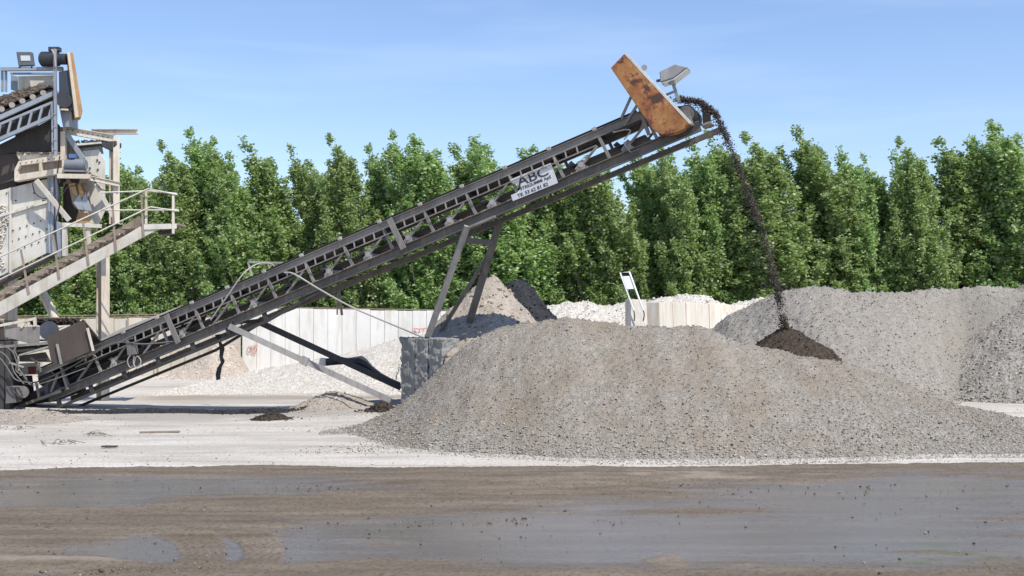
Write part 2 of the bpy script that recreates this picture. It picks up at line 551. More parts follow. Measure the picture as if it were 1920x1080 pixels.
m, n, b = newmat('wet_brown_mud')
g = N(n, "ShaderNodeNewGeometry"); pos = g.outputs['Position']
mpn = N(n, "ShaderNodeMapping"); mpn.inputs['Scale'].default_value = (.3, 2.2, 1); mpn.inputs['Rotation'].default_value = (0, 0, math.radians(-3))
n.links.new(pos, mpn.inputs[0])
a = noise(n, mpn.outputs[0], 1.2, 8, .65)
c0 = ramp(n, a.outputs[0], [(.25, (.096, .074, .051)), (.5, (.170, .137, .099)), (.75, (.25, .21, .158))])
v = noise(n, pos, 18, 5, .7)
c0 = mixc(n, ramp(n, v.outputs[0], [(.50, 0.0), (.66, .75)]), c0, (.085, .060, .042))
sp = noise(n, pos, 45, 2, .5)
c0 = mixc(n, ramp(n, sp.outputs[0], [(.70, 0.0), (.76, .55)]), c0, (.42, .37, .30))
c0 = mixc(n, math_(n, 'MULTIPLY', attr(n, 'dry'), .6), c0, (.36, .30, .24))
wet = attr(n, 'wet')
wn = noise(n, mpn.outputs[0], 6, 5, .6)
wet2 = N(n, "ShaderNodeClamp")
n.links.new(math_(n, 'ADD', wet, math_(n, 'MULTIPLY', math_(n, 'SUBTRACT', wn.outputs[0], .5), .5)), wet2.inputs[0])
wet_ = math_(n, 'MULTIPLY', ramp(n, wet2.outputs[0], [(.25, 0.0), (.8, 1.0)]), 1.0)
c0 = mixc(n, math_(n, 'MULTIPLY', wet_, .5), c0, (.145, .130, .118))
c0 = mixc(n, attr(n, 'algae'), c0, (.10, .115, .03))
n.links.new(c0, b.inputs['Base Color'])
n.links.new(ramp(n, wet_, [(0, .8), (.5, .5), (1.0, .23)]), b.inputs['Roughness'])
n.links.new(ramp(n, wet_, [(0, .25), (1.0, .8)]), b.inputs['Specular IOR Level'])
hb = math_(n, 'MULTIPLY', noise(n, pos, 16, 7, .72).outputs[0], math_(n, 'SUBTRACT', 1.08, wet_))
bump(n, hb, b, .8, .035)
M['mud'] = m

# ------------------------------------------------------------------ ground
def ground_z(X, Y):
    X = np.asarray(X, float); Y = np.asarray(Y, float)
    z = .30 * np.exp(-(((X + 3.0) / 2.6) ** 2 + ((Y - 30.0) / 3.2) ** 2))
    z = z + .05 * fbm(X * .35, Y * .5, 4, 3) * sstep(17, 21, Y) + .025 * fbm(X * 1.7, Y * 1.7, 3, 5) * sstep(19, 22, Y)
    z = z + .16 * np.exp(-(((X - 10.6) / 2.5) ** 2 + ((Y - 32) / 4) ** 2))
    return z


def road_edge(X):
    X = np.asarray(X, float)
    px = X / 19.0 * F + 960
    e = np.interp(px, [-600, 0, 150, 300, 500, 800, 1200, 1600, 1920, 2600], [17.9, 18.25, 18.7, 18.95, 19.05, 18.9, 18.95, 19.25, 19.4, 19.6])
    return e + .30 * fbm(X * .8, X * 0 + 2.2, 4, 9) + .10 * fbm(X * 5, X * 0 + 7.2, 2, 19)


def axis(lo, hi, step, far, ratio=1.35):
    a = list(np.arange(lo, hi + 1e-6, step)); s = step; v = hi
    while v < far:
        s *= ratio; v += s; a.append(v)
    s = step; v = lo; pre = []
    while v > -far:
        s *= ratio; v -= s; pre.append(v)
    return np.array(pre[::-1] + a)


def grid_faces(nx, ny):
    i = np.arange(nx - 1)[None, :] + nx * np.arange(ny - 1)[:, None]
    i = i.ravel()
    return np.stack([i, i + 1, i + nx + 1, i + nx], 1)


def set_attr(o, nm, val):
    at_ = o.data.attributes.new(nm, 'FLOAT', 'POINT')
    at_.data.foreach_set("value", np.asarray(val, np.float32).ravel())


xs = axis(-20, 20, .14, 2200); ys = axis(7, 54, .16, 2200)
GX, GY = np.meshgrid(xs, ys)
GZ = ground_z(GX, GY)
inroad = sstep(0.0, .25, road_edge(GX) - GY)
GZ = GZ - .10 * inroad
V = np.stack([GX, GY, GZ], -1).reshape(-1, 3)
go = link_mesh('ground', V, grid_faces(len(xs), len(ys)), M['ground'], smooth=True)
tag(go, 'pale dusty limestone yard floor under the piles and machines', 'ground', kind='structure')
PXg = GX / np.maximum(GY, 1) * F + 960
PYg = HZ + CAMZ * F / np.maximum(GY, 1)
nb = fbm(GX * .5, GY * 1.5, 4, 31)
brown = np.exp(-((GY - 35.3 + 1.2 * nb) / 1.2) ** 2) * sstep(180, 330, PXg) * (PXg < 1000) * .95
brown = brown + .5 * np.exp(-((GY - 41 + 1.5 * nb) / .5) ** 2) * (PXg < 420)
grey = sstep(-.2, .2, fbm(GX * .6, GY * .9, 4, 41) + .12) * np.exp(-((GY - 28.4) / 2.1) ** 2) * (PXg < 760) * .85
grey = grey + .5 * sstep(.0, .22, fbm(GX * .5, GY * 1.6, 4, 43)) * sstep(19, 21, GY) * (GY < 36)
grey = grey + .55 * np.exp(-((GX + 2.6) / 2.2) ** 2 - ((GY - 24.3) / 1.6) ** 2) * sstep(-.2, .2, fbm(GX * 3, GY * 5, 3, 47))
set_attr(go, 'brown', np.clip(brown, 0, 1)); set_attr(go, 'grey', np.clip(grey, 0, 1))
set_attr(go, 'grass', sstep(53, 55, GY))

# ------------------------------------------------------------------ wet mud road
rx = np.arange(-13.5, 13.5, .045); NT = 300
RX = np.repeat(rx[None, :], NT, 0)
T = np.linspace(0, 1, NT)[:, None] ** 1.0
RY = 6.5 + (road_edge(rx)[None, :] - 6.5) * T
rut = .035 * fbm(RX * .25 + RY * .02, RY * 2.3 - RX * .11, 5, 61) + .03 * fbm(RX * .9, RY * 1.5, 4, 71)
fineb = .022 * fbm(RX * 6, RY * 6, 3, 81) + .010 * rng.standard_normal(RX.shape) * .5
px_ = RX / RY * F + 960; py_ = HZ + CAMZ * F / RY

pw_ = px_ + 150 * fbm(RX * .9, RY * 2.2, 4, 201); pv_ = py_ + 26 * fbm(RX * .7, RY * 2.0, 4, 203)


def ell(cx, cy, ax, ay, p=1.0):
    return np.exp(-(((pw_ - cx) / ax) ** 2 + ((pv_ - cy) / ay) ** 2) ** p)


zone = (1.0 * ell(360, 918, 430, 24, 2) + .55 * ell(760, 905, 180, 16, 2) + .8 * ell(120, 945, 160, 14, 2)
        + .95 * ell(330, 1040, 190, 30, 2) + .95 * ell(545, 1045, 120, 34, 2)
        + 1.0 * ell(1350, 1020, 700, 58, 2) + .85 * ell(1700, 930, 420, 40, 2) + .6 * ell(1100, 950, 260, 14, 2)
        + .5 * ell(760, 1000, 260, 20, 2))
zone = zone - .9 * ell(1310, 962 + 0, 130, 10, 2) - .8 * ell(1265, 1062, 45, 14, 2) - .5 * ell(470, 1080, 260, 22, 2)
mound = .05 * ell(900, 905, 420, 16, 2) + .06 * ell(1250, 905, 420, 14, 2) + .05 * ell(430, 990, 170, 12, 2) + .06 * ell(60, 1065, 190, 14, 2) + .05 * ell(720, 940, 500, 12, 2)
wet = np.clip(zone * 1.0 + rut * -14.0 + .12 + .5 * fbm(RX * .7, RY * 3.0, 4, 221), 0, 1.1) * (1 - .75 * np.clip(mound / .05, 0, 1))
# curved tyre prints through the two lower puddles
cx0, cy0 = at(0, 0, 1)[0] * 0 - 6.55, 11.6
for (cx, R0, R1) in ((500 - 260, 95, 190), (640 - 300, 110, 200)):
    rr = np.hypot(px_ - cx, (py_ - 1045) * 2.6)
    band = sstep(R0, R0 + 8, rr) * (1 - sstep(R1 - 8, R1, rr)) * (px_ > cx + 50) * sstep(1005, 1015, py_) * (1 - sstep(1072, 1085, py_))
    pat = .5 + .5 * np.sin(rr / (R1 - R0) * 2 * np.pi * 6)
    rut = rut + band * .028 * pat
    wet = wet * (1 - band * (.35 + .6 * pat))
wet = np.clip(wet, 0, 1)
hz = .05 + (rut + fineb + mound * .9) * (1 - .97 * sstep(.45, .85, wet)) - .012 * sstep(.2, .7, wet)
edge = sstep(0, .03, 1 - T)
RZ = ground_z(RX, RY) * 1.0 + .004 + hz * edge * .8 - (1 - edge) * .03
V = np.stack([RX, RY, RZ], -1).reshape(-1, 3)
ro = link_mesh('mud_road', V, grid_faces(len(rx), NT), M['mud'], smooth=True)
tag(ro, 'wet brown mud haul road with shallow puddles and tyre tracks', 'road', kind='structure')
set_attr(ro, 'wet', wet)
set_attr(ro, 'dry', np.clip(.9 * ell(1300, 905, 230, 10, 2) * sstep(-.1, .2, fbm(RX * 2, RY * 4, 3, 5)) + .9 * ell(60, 1062, 170, 10, 2) + .45 * ell(930, 995, 160, 12, 2) + .5 * ell(1265, 1062, 50, 16, 2), 0, 1))
al = (ell(1790, 1052, 110, 10, 2) + .7 * ell(1745, 1032, 60, 6, 2) + .4 * ell(1830, 1000, 60, 6, 2)) * sstep(-.12, .12, fbm(RX * 3, RY * 7, 4, 15))
set_attr(ro, 'algae', np.clip(al, 0, .9))

# ------------------------------------------------------------------ stones and heaps
ICO_V = []
ph = (1 + 5 ** .5) / 2
for a_, b_ in ((-1, ph), (1, ph), (-1, -ph), (1, -ph)):
    ICO_V += [(a_, b_, 0), (0, a_, b_), (b_, 0, a_)]
ICO_V = np.array(ICO_V, float); ICO_V /= np.linalg.norm(ICO_V[0])


def hull_faces(P):
    fs = []
    n_ = len(P)
    for i in range(n_):
        for j in range(i + 1, n_):
            for k in range(j + 1, n_):
                nn = np.cross(P[j] - P[i], P[k] - P[i])
                d = (P - P[i]) @ nn
                if (d <= 1e-6).all(): fs.append((i, j, k))
                elif (d >= -1e-6).all(): fs.append((i, k, j))
    return np.array(fs)


ICO_F = hull_faces(ICO_V)


def make_stones(P, size, rg):
    """one numpy block of rough stones at the points P"""
    k = len(P)
    base = ICO_V[None] * (1 + .28 * rg.standard_normal((k, 12, 1)).clip(-1.5, 1.5))
    base = base * rg.uniform(.6, 1.25, (k, 1, 3)) * np.array([1, 1, .8])
    th = rg.uniform(0, 2 * np.pi, k); ct, st = np.cos(th), np.sin(th)
    x = base[..., 0] * ct[:, None] - base[..., 1] * st[:, None]
    y = base[..., 0] * st[:, None] + base[..., 1] * ct[:, None]
    base = np.stack([x, y, base[..., 2]], -1)
    V = P[:, None, :] + base * np.asarray(size)[:, None, None]
    Fc = ICO_F[None] + 12 * np.arange(k)[:, None, None]
    return V.reshape(-1, 3), Fc.reshape(-1, 3)


def heap(name, label, cat, hfun, bounds, mats, res=.06, stones=0, ssize=(.02, .05), lump=.06, coarse_low=True, seed=1, group=None, gfloor=True):
    rg = np.random.default_rng(seed)
    x0, x1, y0, y1 = bounds
    xs = np.arange(x0, x1, res); ys = np.arange(y0, y1, res)
    X, Y = np.meshgrid(xs, ys)
    h = hfun(X, Y)
    fade = np.clip(h / .25, 0, 1)
    h = h + fade * (lump * 2 * fbm(X * 1.1, Y * 1.1, 3, seed) + lump * 1.0 * fbm(X * 3.7, Y * 3.7, 3, seed + 7) + lump * 1.3 * fbm(X * 1.9 + Y * .3, Y * .42, 4, seed + 9) + .35 * res * rg.standard_normal(X.shape))
    h = h + (1 - fade) * .05 * fbm(X * 6, Y * 6, 2, seed + 3)
    G = ground_z(X, Y) - .10 * sstep(0.0, .25, road_edge(X) - Y)
    keep = h > -.02
    Z = np.where(keep, G + h, G - .06)
    nx, ny = len(xs), len(ys)
    q = grid_faces(nx, ny)
    kf = keep.ravel()[q].any(1)
    q = q[kf]
    V = np.stack([X, Y, Z], -1).reshape(-1, 3)
    used = np.zeros(len(V), bool); used[q.ravel()] = True
    mapi = np.cumsum(used) - 1
    V = V[used]; q = mapi[q]
    tri = np.concatenate([q[:, [0, 1, 2]], q[:, [0, 2, 3]]])
    mi = np.zeros(len(tri), np.int32)
    if stones:
        ok = np.argwhere((h > 0.0))
        wgt = np.ones(len(ok))
        if coarse_low:
            hv = h[ok[:, 0], ok[:, 1]]
            wgt = 1.0 + 1.6 * np.exp(-hv / .5)
        sel = rg.choice(len(ok), stones, p=wgt / wgt.sum())
        iy, ix = ok[sel].T
        P = np.stack([X[iy, ix] + rg.uniform(-.5, .5, stones) * res, Y[iy, ix] + rg.uniform(-.5, .5, stones) * res, Z[iy, ix]], -1)
        s = ssize[0] + (ssize[1] - ssize[0]) * rg.random(stones) ** 2.6
        if coarse_low: s = s * (1 + .65 * np.exp(-h[iy, ix] / .45))
        # some stones rolled out past the foot
        k2 = stones // 14
        ft = np.argwhere((h > -.22) & (h < -.0))
        if len(ft) > 20:
            s2 = ft[rg.integers(0, len(ft), k2)]
            P2 = np.stack([X[s2[:, 0], s2[:, 1]] + rg.uniform(-.05, .05, k2), Y[s2[:, 0], s2[:, 1]], (ground_z(X, Y))[s2[:, 0], s2[:, 1]] + .006], -1)
            in_road = road_edge(P2[:, 0]) < P2[:, 1]
            P2 = P2[in_road]
            P = np.concatenate([P, P2]); s = np.concatenate([s, rg.uniform(ssize[0], ssize[1] * .8, len(P2))])
        sv, sf = make_stones(P, s, rg)
        tri = np.concatenate([tri, sf + len(V)]); V = np.concatenate([V, sv])
        mi = np.concatenate([mi, np.ones(len(sf), np.int32)])
    o = link_mesh(name, V, tri, list(mats), midx=mi)
    return tag(o, label, cat, group)


def ridge_fun(crest, Yc, base=None, Yb=None, back=.7, rnd=.10, zb=0.0, wob=.25, seed=3):
    """height over a long heap: crest line read at distance Yc, straight talus front and back"""
    C = np.array([at(px, py, Yc) for px, py in crest])
    if base is not None:
        B = np.array([gnd(px, py, zb) for px, py in base])

    def f(X, Y):
        H = np.interp(X, C[:, 0], C[:, 2])
        yb = np.interp(X, B[:, 0], B[:, 1]) if base is not None else Yb
        yb = yb + .3 * fbm(X * .8, X * 0 + seed, 3, seed)
        yc = Yc + wob * 2 * fbm(X * .45, X * 0 + 3.3, 2, seed + 2)
        t = np.where(Y < yc, (yc - Y) / np.maximum(.3, yc - yb), (Y - yc) * back / np.maximum(.3, H))
        tt = np.sqrt(t * t + rnd * rnd) - rnd
        tt = tt * (1 + rnd * .9)
        conc = 1 - tt
        hh = H * conc
        hh = np.where(tt > 1, -(tt - 1) * 1.2, hh)
        return np.where(H < .02, -1, hh)
    return f


def cone_fun(X0, Y0, H, sl=.75, ax=(1, 1, 1, 1), rnd=.25, clip=None):
    """ax: stretch of the left, right, near and far flank"""
    def f(X, Y):
        dx = X - X0; dy = Y - Y0
        dx = np.where(dx < 0, dx / ax[0], dx / ax[1]); dy = np.where(dy < 0, dy / ax[2], dy / ax[3])
        r = np.hypot(dx, dy)
        r = r * (1 + .22 * fbm(np.arctan2(dy, dx) * 1.6 + 5, r * .3, 3, 5))
        hh = H - sl * (np.sqrt(r * r + rnd * rnd) - rnd)
        hh = np.where(hh < 0, hh * 1.5, hh)
        return hh
    return f


# big front pile
crestA = [(560, 811.5), (620, 809), (660, 803), (690, 795), (720, 780), (750, 762), (775, 742), (800, 718), (850, 667), (885, 640), (925, 617), (990, 603), (1040, 598), (1062, 594), (1085, 600),
          (1110, 608), (1180, 610), (1250, 608), (1320, 611), (1345, 624), (1420, 650), (1500, 667), (1580, 680), (1650, 701), (1700, 723), (1745, 744),
          (1790, 757), (1850, 775), (1920, 791), (2000, 798), (2060, 800), (2140, 811), (2240, 820)]
YcA = 24.5
crestA = [(p, q if q < 800 else min(q, 811)) for p, q in crestA]
baseA = [(560, 812), (650, 815), (685, 820), (720, 830), (800, 843), (900, 850), (1060, 857), (1250, 860), (1500, 858), (1700, 853), (1920, 850), (2200, 846)]
fa = ridge_fun(crestA, YcA, base=baseA, back=.62, rnd=.06, seed=11)
heap('gravel_pile', 'biggest heap of mixed grey gravel nearest the mud road', 'gravel pile', fa, (-4.4, 13.0, 18.8, 30), [M['gravel'], M['gravel_s']], .05, 60000, (.0065, .021), .07, seed=11)
# long pile behind on the right
crestB = [(1290, 690), (1325, 632), (1360, 600), (1400, 577), (1450, 556), (1490, 543), (1520, 540), (1560, 544), (1600, 551), (1640, 551), (1700, 549), (1760, 545), (1810, 539), (1850, 536), (1900, 541), (1940, 552), (2050, 580), (2200, 640), (2300, 690)]
fb = ridge_fun(crestB, 36.0, base=[(1200, 780), (1620, 780), (1730, 772), (1790, 756), (1830, 748), (2200, 744)], back=.6, rnd=.10, wob=.6, seed=21)
heap('gravel_pile', 'long pale grey gravel pile with a rounded top behind the falling stream', 'gravel pile', fb, (4.2, 24, 27.5, 44), [M['gravel_b'], M['gravel_bs']], .075, 34000, (.010, .030), .08, seed=22)
# coarse pile at the right edge
pC = at(2050, 478, 36.8)
fc = cone_fun(pC[0], pC[1], pC[2], .60, (1.0, 1, .585, 1), .5)
heap('stone_pile', 'coarse darker grey stone pile rising at the right edge of the yard', 'stone pile', fc, (10, 24, 29.5, 42), [M['gravel_c'], M['gravel_cs']], .075, 24000, (.013, .038), .10, seed=31)
# fresh dark pile below the stream
pD = at(1474, 616, 26.6)
fd0 = cone_fun(pD[0], pD[1], pD[2], .66, (.92, 1.15, 1, 1), .14)
def fd(X, Y):
    return fd0(X, Y) - 1.6 * np.maximum(0, X - pD[0] - 1.12) - .8 * np.maximum(0, Y - pD[1] - 1.2)
heap('dark_gravel_pile', 'small fresh dark brown gravel cone where the falling stream lands', 'gravel pile', fd, (3.0, 13.0, 22.5, 31.5), [M['dark_heap'], M['dark_s']], .05, 9000, (.010, .030), .05, seed=41)
# sand cone behind the concrete block and the black heap beside it
pE = at(926, 529, 31.4)
XL = at(780, 600, 28.5)[0]
fe0 = cone_fun(pE[0], pE[1], pE[2], .95, (.92, .85, 1.85, 1.1), .22)
XB0 = at(751, 640, 28.6)[0]
def fe(X, Y):
    h = fe0(X, Y)
    h = np.where(Y < 29.5, np.minimum(h, np.where(X < XL + 1.3, 2.05 + .5 * np.maximum(0, X - XL), 9)), h)
    yf = 28.62 - .855 * (X - XB0) + .12
    return np.where((X > XL - .05) & ~((X < XB0 + 1.17) & (Y < yf)), h, -1)
heap('sand_pile', 'beige peaked sand heap leaning over the dark concrete block', 'sand pile', fe, (-4, 5, 25, 37), [M['sand'], M['sand_s']], .05, 1400, (.02, .09), .13, False, seed=51)
pF = at(968, 524, 33.2)
ff = cone_fun(pF[0], pF[1], pF[2], 1.35, (.9, 1.1, 1.05, 1.2), .3)
heap('asphalt_pile', 'black asphalt chippings heaped against the right flank of the beige sand', 'asphalt pile', ff, (-3.5, 5, 28, 37), [M['asphalt'], M['asphalt_s']], .06, 2500, (.02, .06), .12, False, seed=61)
# white crushed stone
crestH = [(900, 640), (960, 580), (1000, 568), (1040, 572), (1085, 571), (1130, 575), (1175, 573), (1215, 585), (1250, 620)]
heap('white_stone_pile', 'white crushed stone bank between the black heap and the tilted frame', 'stone pile', ridge_fun(crestH, 44, Yb=37.5, back=.6, rnd=.1, seed=71), (-4, 8, 36, 52), [M['white_gravel'], M['white_s']], .08, 12000, (.015, .045), .15, False, seed=71)
crestH2 = [(1150, 640), (1185, 590), (1215, 564), (1250, 556), (1290, 553), (1325, 558), (1360, 571), (1400, 600), (1450, 650)]
heap('white_stone_pile', 'white crushed stone mound topping the ribbed concrete barrier', 'stone pile', ridge_fun(crestH2, 49, Yb=44, back=.6, rnd=.2, seed=72), (3, 13, 43, 57), [M['white_gravel'], M['white_s']], .10, 2500, (.03, .10), .12, False, seed=72)
crestH3 = [(1300, 640), (1345, 580), (1380, 570), (1420, 561), (1450, 560), (1490, 575), (1540, 620)]
heap('white_stone_pile', 'low white crushed stone mound beyond the pale pile near the stream', 'stone pile', ridge_fun(crestH3, 55, Yb=50, back=.6, rnd=.2, seed=73), (8, 18, 49, 62), [M['white_gravel'], M['white_s']], .10, 2000, (.03, .10), .12, False, seed=73)
crestG = [(330, 745), (395, 720), (452, 702), (535, 686), (640, 668), (700, 650), (760, 632), (830, 615), (930, 605), (1000, 640)]
heap('white_gravel_bank', 'white crushed gravel bank sloping down from the foot of the panel wall', 'gravel pile', ridge_fun(crestG, 48.8, base=[(300, 742), (380, 741), (500, 737), (700, 736), (850, 738), (1000, 745)], back=2.0, rnd=.04, seed=81), (-15, 1.5, 36, 49.9), [M['white_gravel'], M['white_s']], .07, 22000, (.008, .024), .10, seed=81)
crestL = [(300, 716), (345, 690), (385, 660), (410, 640), (440, 650), (470, 700)]
heap('tan_gravel_heap', 'tan gravel heap against the wall left of the hanging rubber strip', 'gravel pile', ridge_fun(crestL, 48.0, Yb=45.5, back=1.5, rnd=.1, seed=82), (-17, -9, 45, 49.9), [M['pink_gravel'], M['white_s']], .08, 900, (.02, .05), .08, False, seed=82)
# small mounds on the yard floor
p = at(622, 752, 29.2)
heap('dirt_mound', 'small grey brown dirt mound crossed by the conveyor shadow', 'dirt mound', cone_fun(p[0], p[1], .42, .42, (1.1, 1.0, .8, .9), .12), (-8, -2, 27.5, 31), [M['sand'], M['sand_s']], .04, 900, (.01, .03), .04, False, seed=91)
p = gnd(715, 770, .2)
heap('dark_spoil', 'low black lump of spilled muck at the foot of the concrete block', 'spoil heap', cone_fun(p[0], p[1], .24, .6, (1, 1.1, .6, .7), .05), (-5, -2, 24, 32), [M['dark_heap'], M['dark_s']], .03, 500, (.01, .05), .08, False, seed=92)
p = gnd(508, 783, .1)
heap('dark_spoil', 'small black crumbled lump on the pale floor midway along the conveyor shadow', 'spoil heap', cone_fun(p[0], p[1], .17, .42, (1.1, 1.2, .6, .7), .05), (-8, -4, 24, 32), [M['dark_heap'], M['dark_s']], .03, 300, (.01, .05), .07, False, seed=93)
xa, xb = gnd(95, 772)[0], gnd(600, 780)[0]  # low dark ridge added in place of the conveyor's cast shadow
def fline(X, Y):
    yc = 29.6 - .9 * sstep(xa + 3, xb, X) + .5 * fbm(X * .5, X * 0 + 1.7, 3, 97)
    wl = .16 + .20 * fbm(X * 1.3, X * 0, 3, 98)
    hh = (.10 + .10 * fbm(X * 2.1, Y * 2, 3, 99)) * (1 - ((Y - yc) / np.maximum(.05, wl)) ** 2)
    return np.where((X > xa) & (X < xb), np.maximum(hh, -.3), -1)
heap('shadow_line', 'long thin ragged dark line standing in for the conveyor shadow on the pale floor', 'spoil heap', fline, (xa - .1, xb + .1, 27.6, 31), [M['asphalt'], M['dark_s']], .03, 1500, (.008, .03), .02, False, seed=95)
p = gnd(40, 792, .0)
heap('dirt_mound', 'low trampled grey dirt ridge at the conveyor tail', 'dirt mound', cone_fun(p[0], p[1] + .6, .26, .20, (1.6, 1.0, .9, .5), .2), (-16, -9, 25, 31.5), [M['sand'], M['gravel_s']], .05, 1600, (.01, .035), .06, False, seed=94)

# scattered pebbles on floor and road: nobody could count them
rg = np.random.default_rng(5)
k = 5200
pxs = rg.uniform(-20, 1940, k); pys = np.where(rg.random(k) < .45, rg.uniform(872, 1085, k), rg.uniform(765, 872, k))
Yp = CAMZ * F / (pys - HZ); Xp = (pxs - 960) / F * Yp
tpx = rg.normal(690, 90, 2600); tpy = rg.uniform(785, 850, 2600); tY = CAMZ * F / (tpy - HZ)
Yp = np.concatenate([Yp, tY]); Xp = np.concatenate([Xp, (tpx - 960) / F * tY]); k = len(Yp)
for (cx, cy, sx, sy, kn) in ((900, 918, 400, 9, 1300), (1250, 903, 330, 7, 1100), (430, 990, 190, 7, 800), (700, 948, 380, 6, 700), (300, 1074, 210, 8, 700), (960, 985, 220, 5, 500), (1500, 930, 300, 8, 150)):
    tpx = rg.normal(cx, sx * .6, kn); tpy = rg.normal(cy, sy, kn).clip(874, 1084) - (tpx - cx) * .02; tY = CAMZ * F / (tpy - HZ)
    Yp = np.concatenate([Yp, tY]); Xp = np.concatenate([Xp, (tpx - 960) / F * tY])
k = len(Yp)
den = fbm(Xp * .5, Yp * .8, 3, 55)
kk = (den > -.12) & ~((np.interp(Yp, [0, 1], [0, 1]) > 0) & (CAMZ * F / Yp + HZ > 925) & (rg.random(k) < .45))
Xp, Yp = Xp[kk], Yp[kk]
onroad = road_edge(Xp) > Yp
Zp = np.where(onroad, ground_z(Xp, Yp) + .045, ground_z(Xp, Yp) + .004)
sv, sf = make_stones(np.stack([Xp, Yp, Zp], -1), .005 + .015 * rg.random(len(Xp)) ** 6, rg)
tag(link_mesh('loose_stones', sv, sf, stones_mat('loose_stones', (.05, .040, .032), (.15, .125, .10), (.36, .32, .27))), 'loose pebbles and crumbs strewn over the road and yard floor', 'stones', kind='stuff')

# ------------------------------------------------------------------ concrete walls
def panel_wall(name, label, P0, P1, ht0, ht1, npan, mat, thick=.16, zb=-.2, batter=.0, cap=None, gap=.006):
    P0 = np.array(P0); P1 = np.array(P1)
    root = thing(name, (P0 + P1) / 2 * A3(1, 1, 0), label, 'wall')
    d = (P1 - P0) * A3(1, 1, 0); L = np.linalg.norm(d); d = d / L; nn = A3(-d[1], d[0], 0)
    if nn[1] < 0: nn = -nn
    for i in range(npan):
        t0, t1 = i / npan, (i + 1) / npan
        a0 = P0 + d * (L * t0 + gap); a1 = P0 + d * (L * t1 - gap)
        j = rg.uniform(-.02, .02); e = rg.uniform(-.02, .02)
        h0 = ht0 + (ht1 - ht0) * t0 + j; h1 = ht0 + (ht1 - ht0) * t1 + j
        o_ = nn * e
        mb = MB()
        mb.box8([A3(a0[0], a0[1], zb) + o_ - nn * batter, A3(a1[0], a1[1], zb) + o_ - nn * batter, A3(a1[0], a1[1], zb) + o_ + nn * thick, A3(a0[0], a0[1], zb) + o_ + nn * thick,
                 A3(a0[0], a0[1], h0) + o_, A3(a1[0], a1[1], h1) + o_, A3(a1[0], a1[1], h1) + o_ + nn * thick, A3(a0[0], a0[1], h0) + o_ + nn * thick])
        mb.build('wall_panel', mat, root, bevel=.012)
    if cap:
        mb = MB()
        mb.beam(A3(P0[0], P0[1], ht0 + .05) + nn * thick / 2, A3(P1[0], P1[1], ht1 + .05) + nn * thick / 2, .14, .05)
        mb.build('wall_cap', cap, root)
    return root


a, c = at(454, 576, 50), at(905, 586, 50.6)
wall = panel_wall('concrete_wall', 'white concrete panel wall with red scrawls behind the conveyor struts', a, c, at(454, 577, 50)[2], at(905, 585, 50.6)[2], 17, M['wall'], .16, cap=M['rust_cap'])
# red scrawls
gm, n_, b_ = newmat('faded_red_spray'); b_.inputs['Base Color'].default_value = (.62, .25, .17, 1); b_.inputs['Roughness'].default_value = .9


def scrawl(parent, cx, cy, Y, sx, sy, seed, turns=3):
    r_ = random.Random(seed); mb = MB(); pts = []
    for i in range(int(turns * 7)):
        t = i / 7 * 2 * math.pi
        pts.append(at(cx + (i / (turns * 7) - .5) * sx + math.cos(t) * sx * .22 * r_.uniform(.5, 1.2), cy + math.sin(t) * sy * .5 * r_.uniform(.6, 1.1), Y))
    mb.tube(pts, .012, 4, 5)
    mb.build('spray_scrawl', gm, parent)


scrawl(wall, 788, 619, 50.36, 30, 8, 3, 4)
scrawl(wall, 474, 655, 49.97, 18, 18, 4, 3)
a, c = at(-60, 601, 47.5), at(451, 590, 49.3)
wall2 = panel_wall('concrete_wall', 'weathered tan concrete wall running left behind the plant', a, c, at(-60, 600, 47.5)[2], at(451, 594, 49.3)[2], 19, M['wall_side'], .16, cap=M['rust_cap'])
scrawl(wall2, 437, 668, 49.20, 16, 44, 5, 4)
# rail standing on the left wall and the white wall
fr = thing('rail_fence', at(150, 590, 48.4) * A3(1, 1, 0), 'thin rusty rail fence just beyond the weathered tan wall', 'fence')
mb = MB(); mb.cyl(at(-60, 594, 48.3), at(300, 590, 49.4), .03, 6); mb.build('rail', M['rust_cap'], fr)
for px in range(-40, 300, 56):
    mb = MB(); p = at(px, 590, 48.4); mb.cyl(A3(p[0], p[1], -.1), p, .025, 6); mb.build('post', M['rust_cap'], fr)

# ribbed barrier and single panel in the middle distance
a, c = at(1236, 566, 40.5), at(1450, 577, 55)
zt = at(1236, 566, 40.5)[2]
bar = panel_wall('concrete_barrier', 'cream ribbed concrete barrier with orange stains below the white mound', a, c, zt, zt - .02, 11, concrete('cream_concrete', (.74, .70, .62), (.64, .60, .51), stain=(.56, .38, .22), amt=.85), .5, batter=.10, gap=.02)
pa = thing('concrete_post', at(1197, 660, 39.5) * A3(1, 1, 0), 'single white concrete panel standing apart carrying the tilted white frame', 'concrete panel')
mb = MB()
q = [at(1183, 561, 39.5), at(1212, 562, 39.8), at(1221, 640, 39.0), at(1184, 640, 38.8)]
q = [A3(x[0], x[1], x[2]) for x in q]; q[2][2] = q[3][2] = -.1
mb.prism(q, (-.16, .5, 0)); mb.build('panel', M['white_paint'], pa, bevel=.02)
mb = MB(); mb.prism([A3(q[3][0] - .25, 39.4, -.1), A3(q[2][0] + .1, 39.4, -.1), A3(q[2][0] + .1, 39.4, .1), A3(q[3][0] - .25, 39.4, .1)], (0, 1.6, 0)); mb.build('foot', M['wall'], pa)
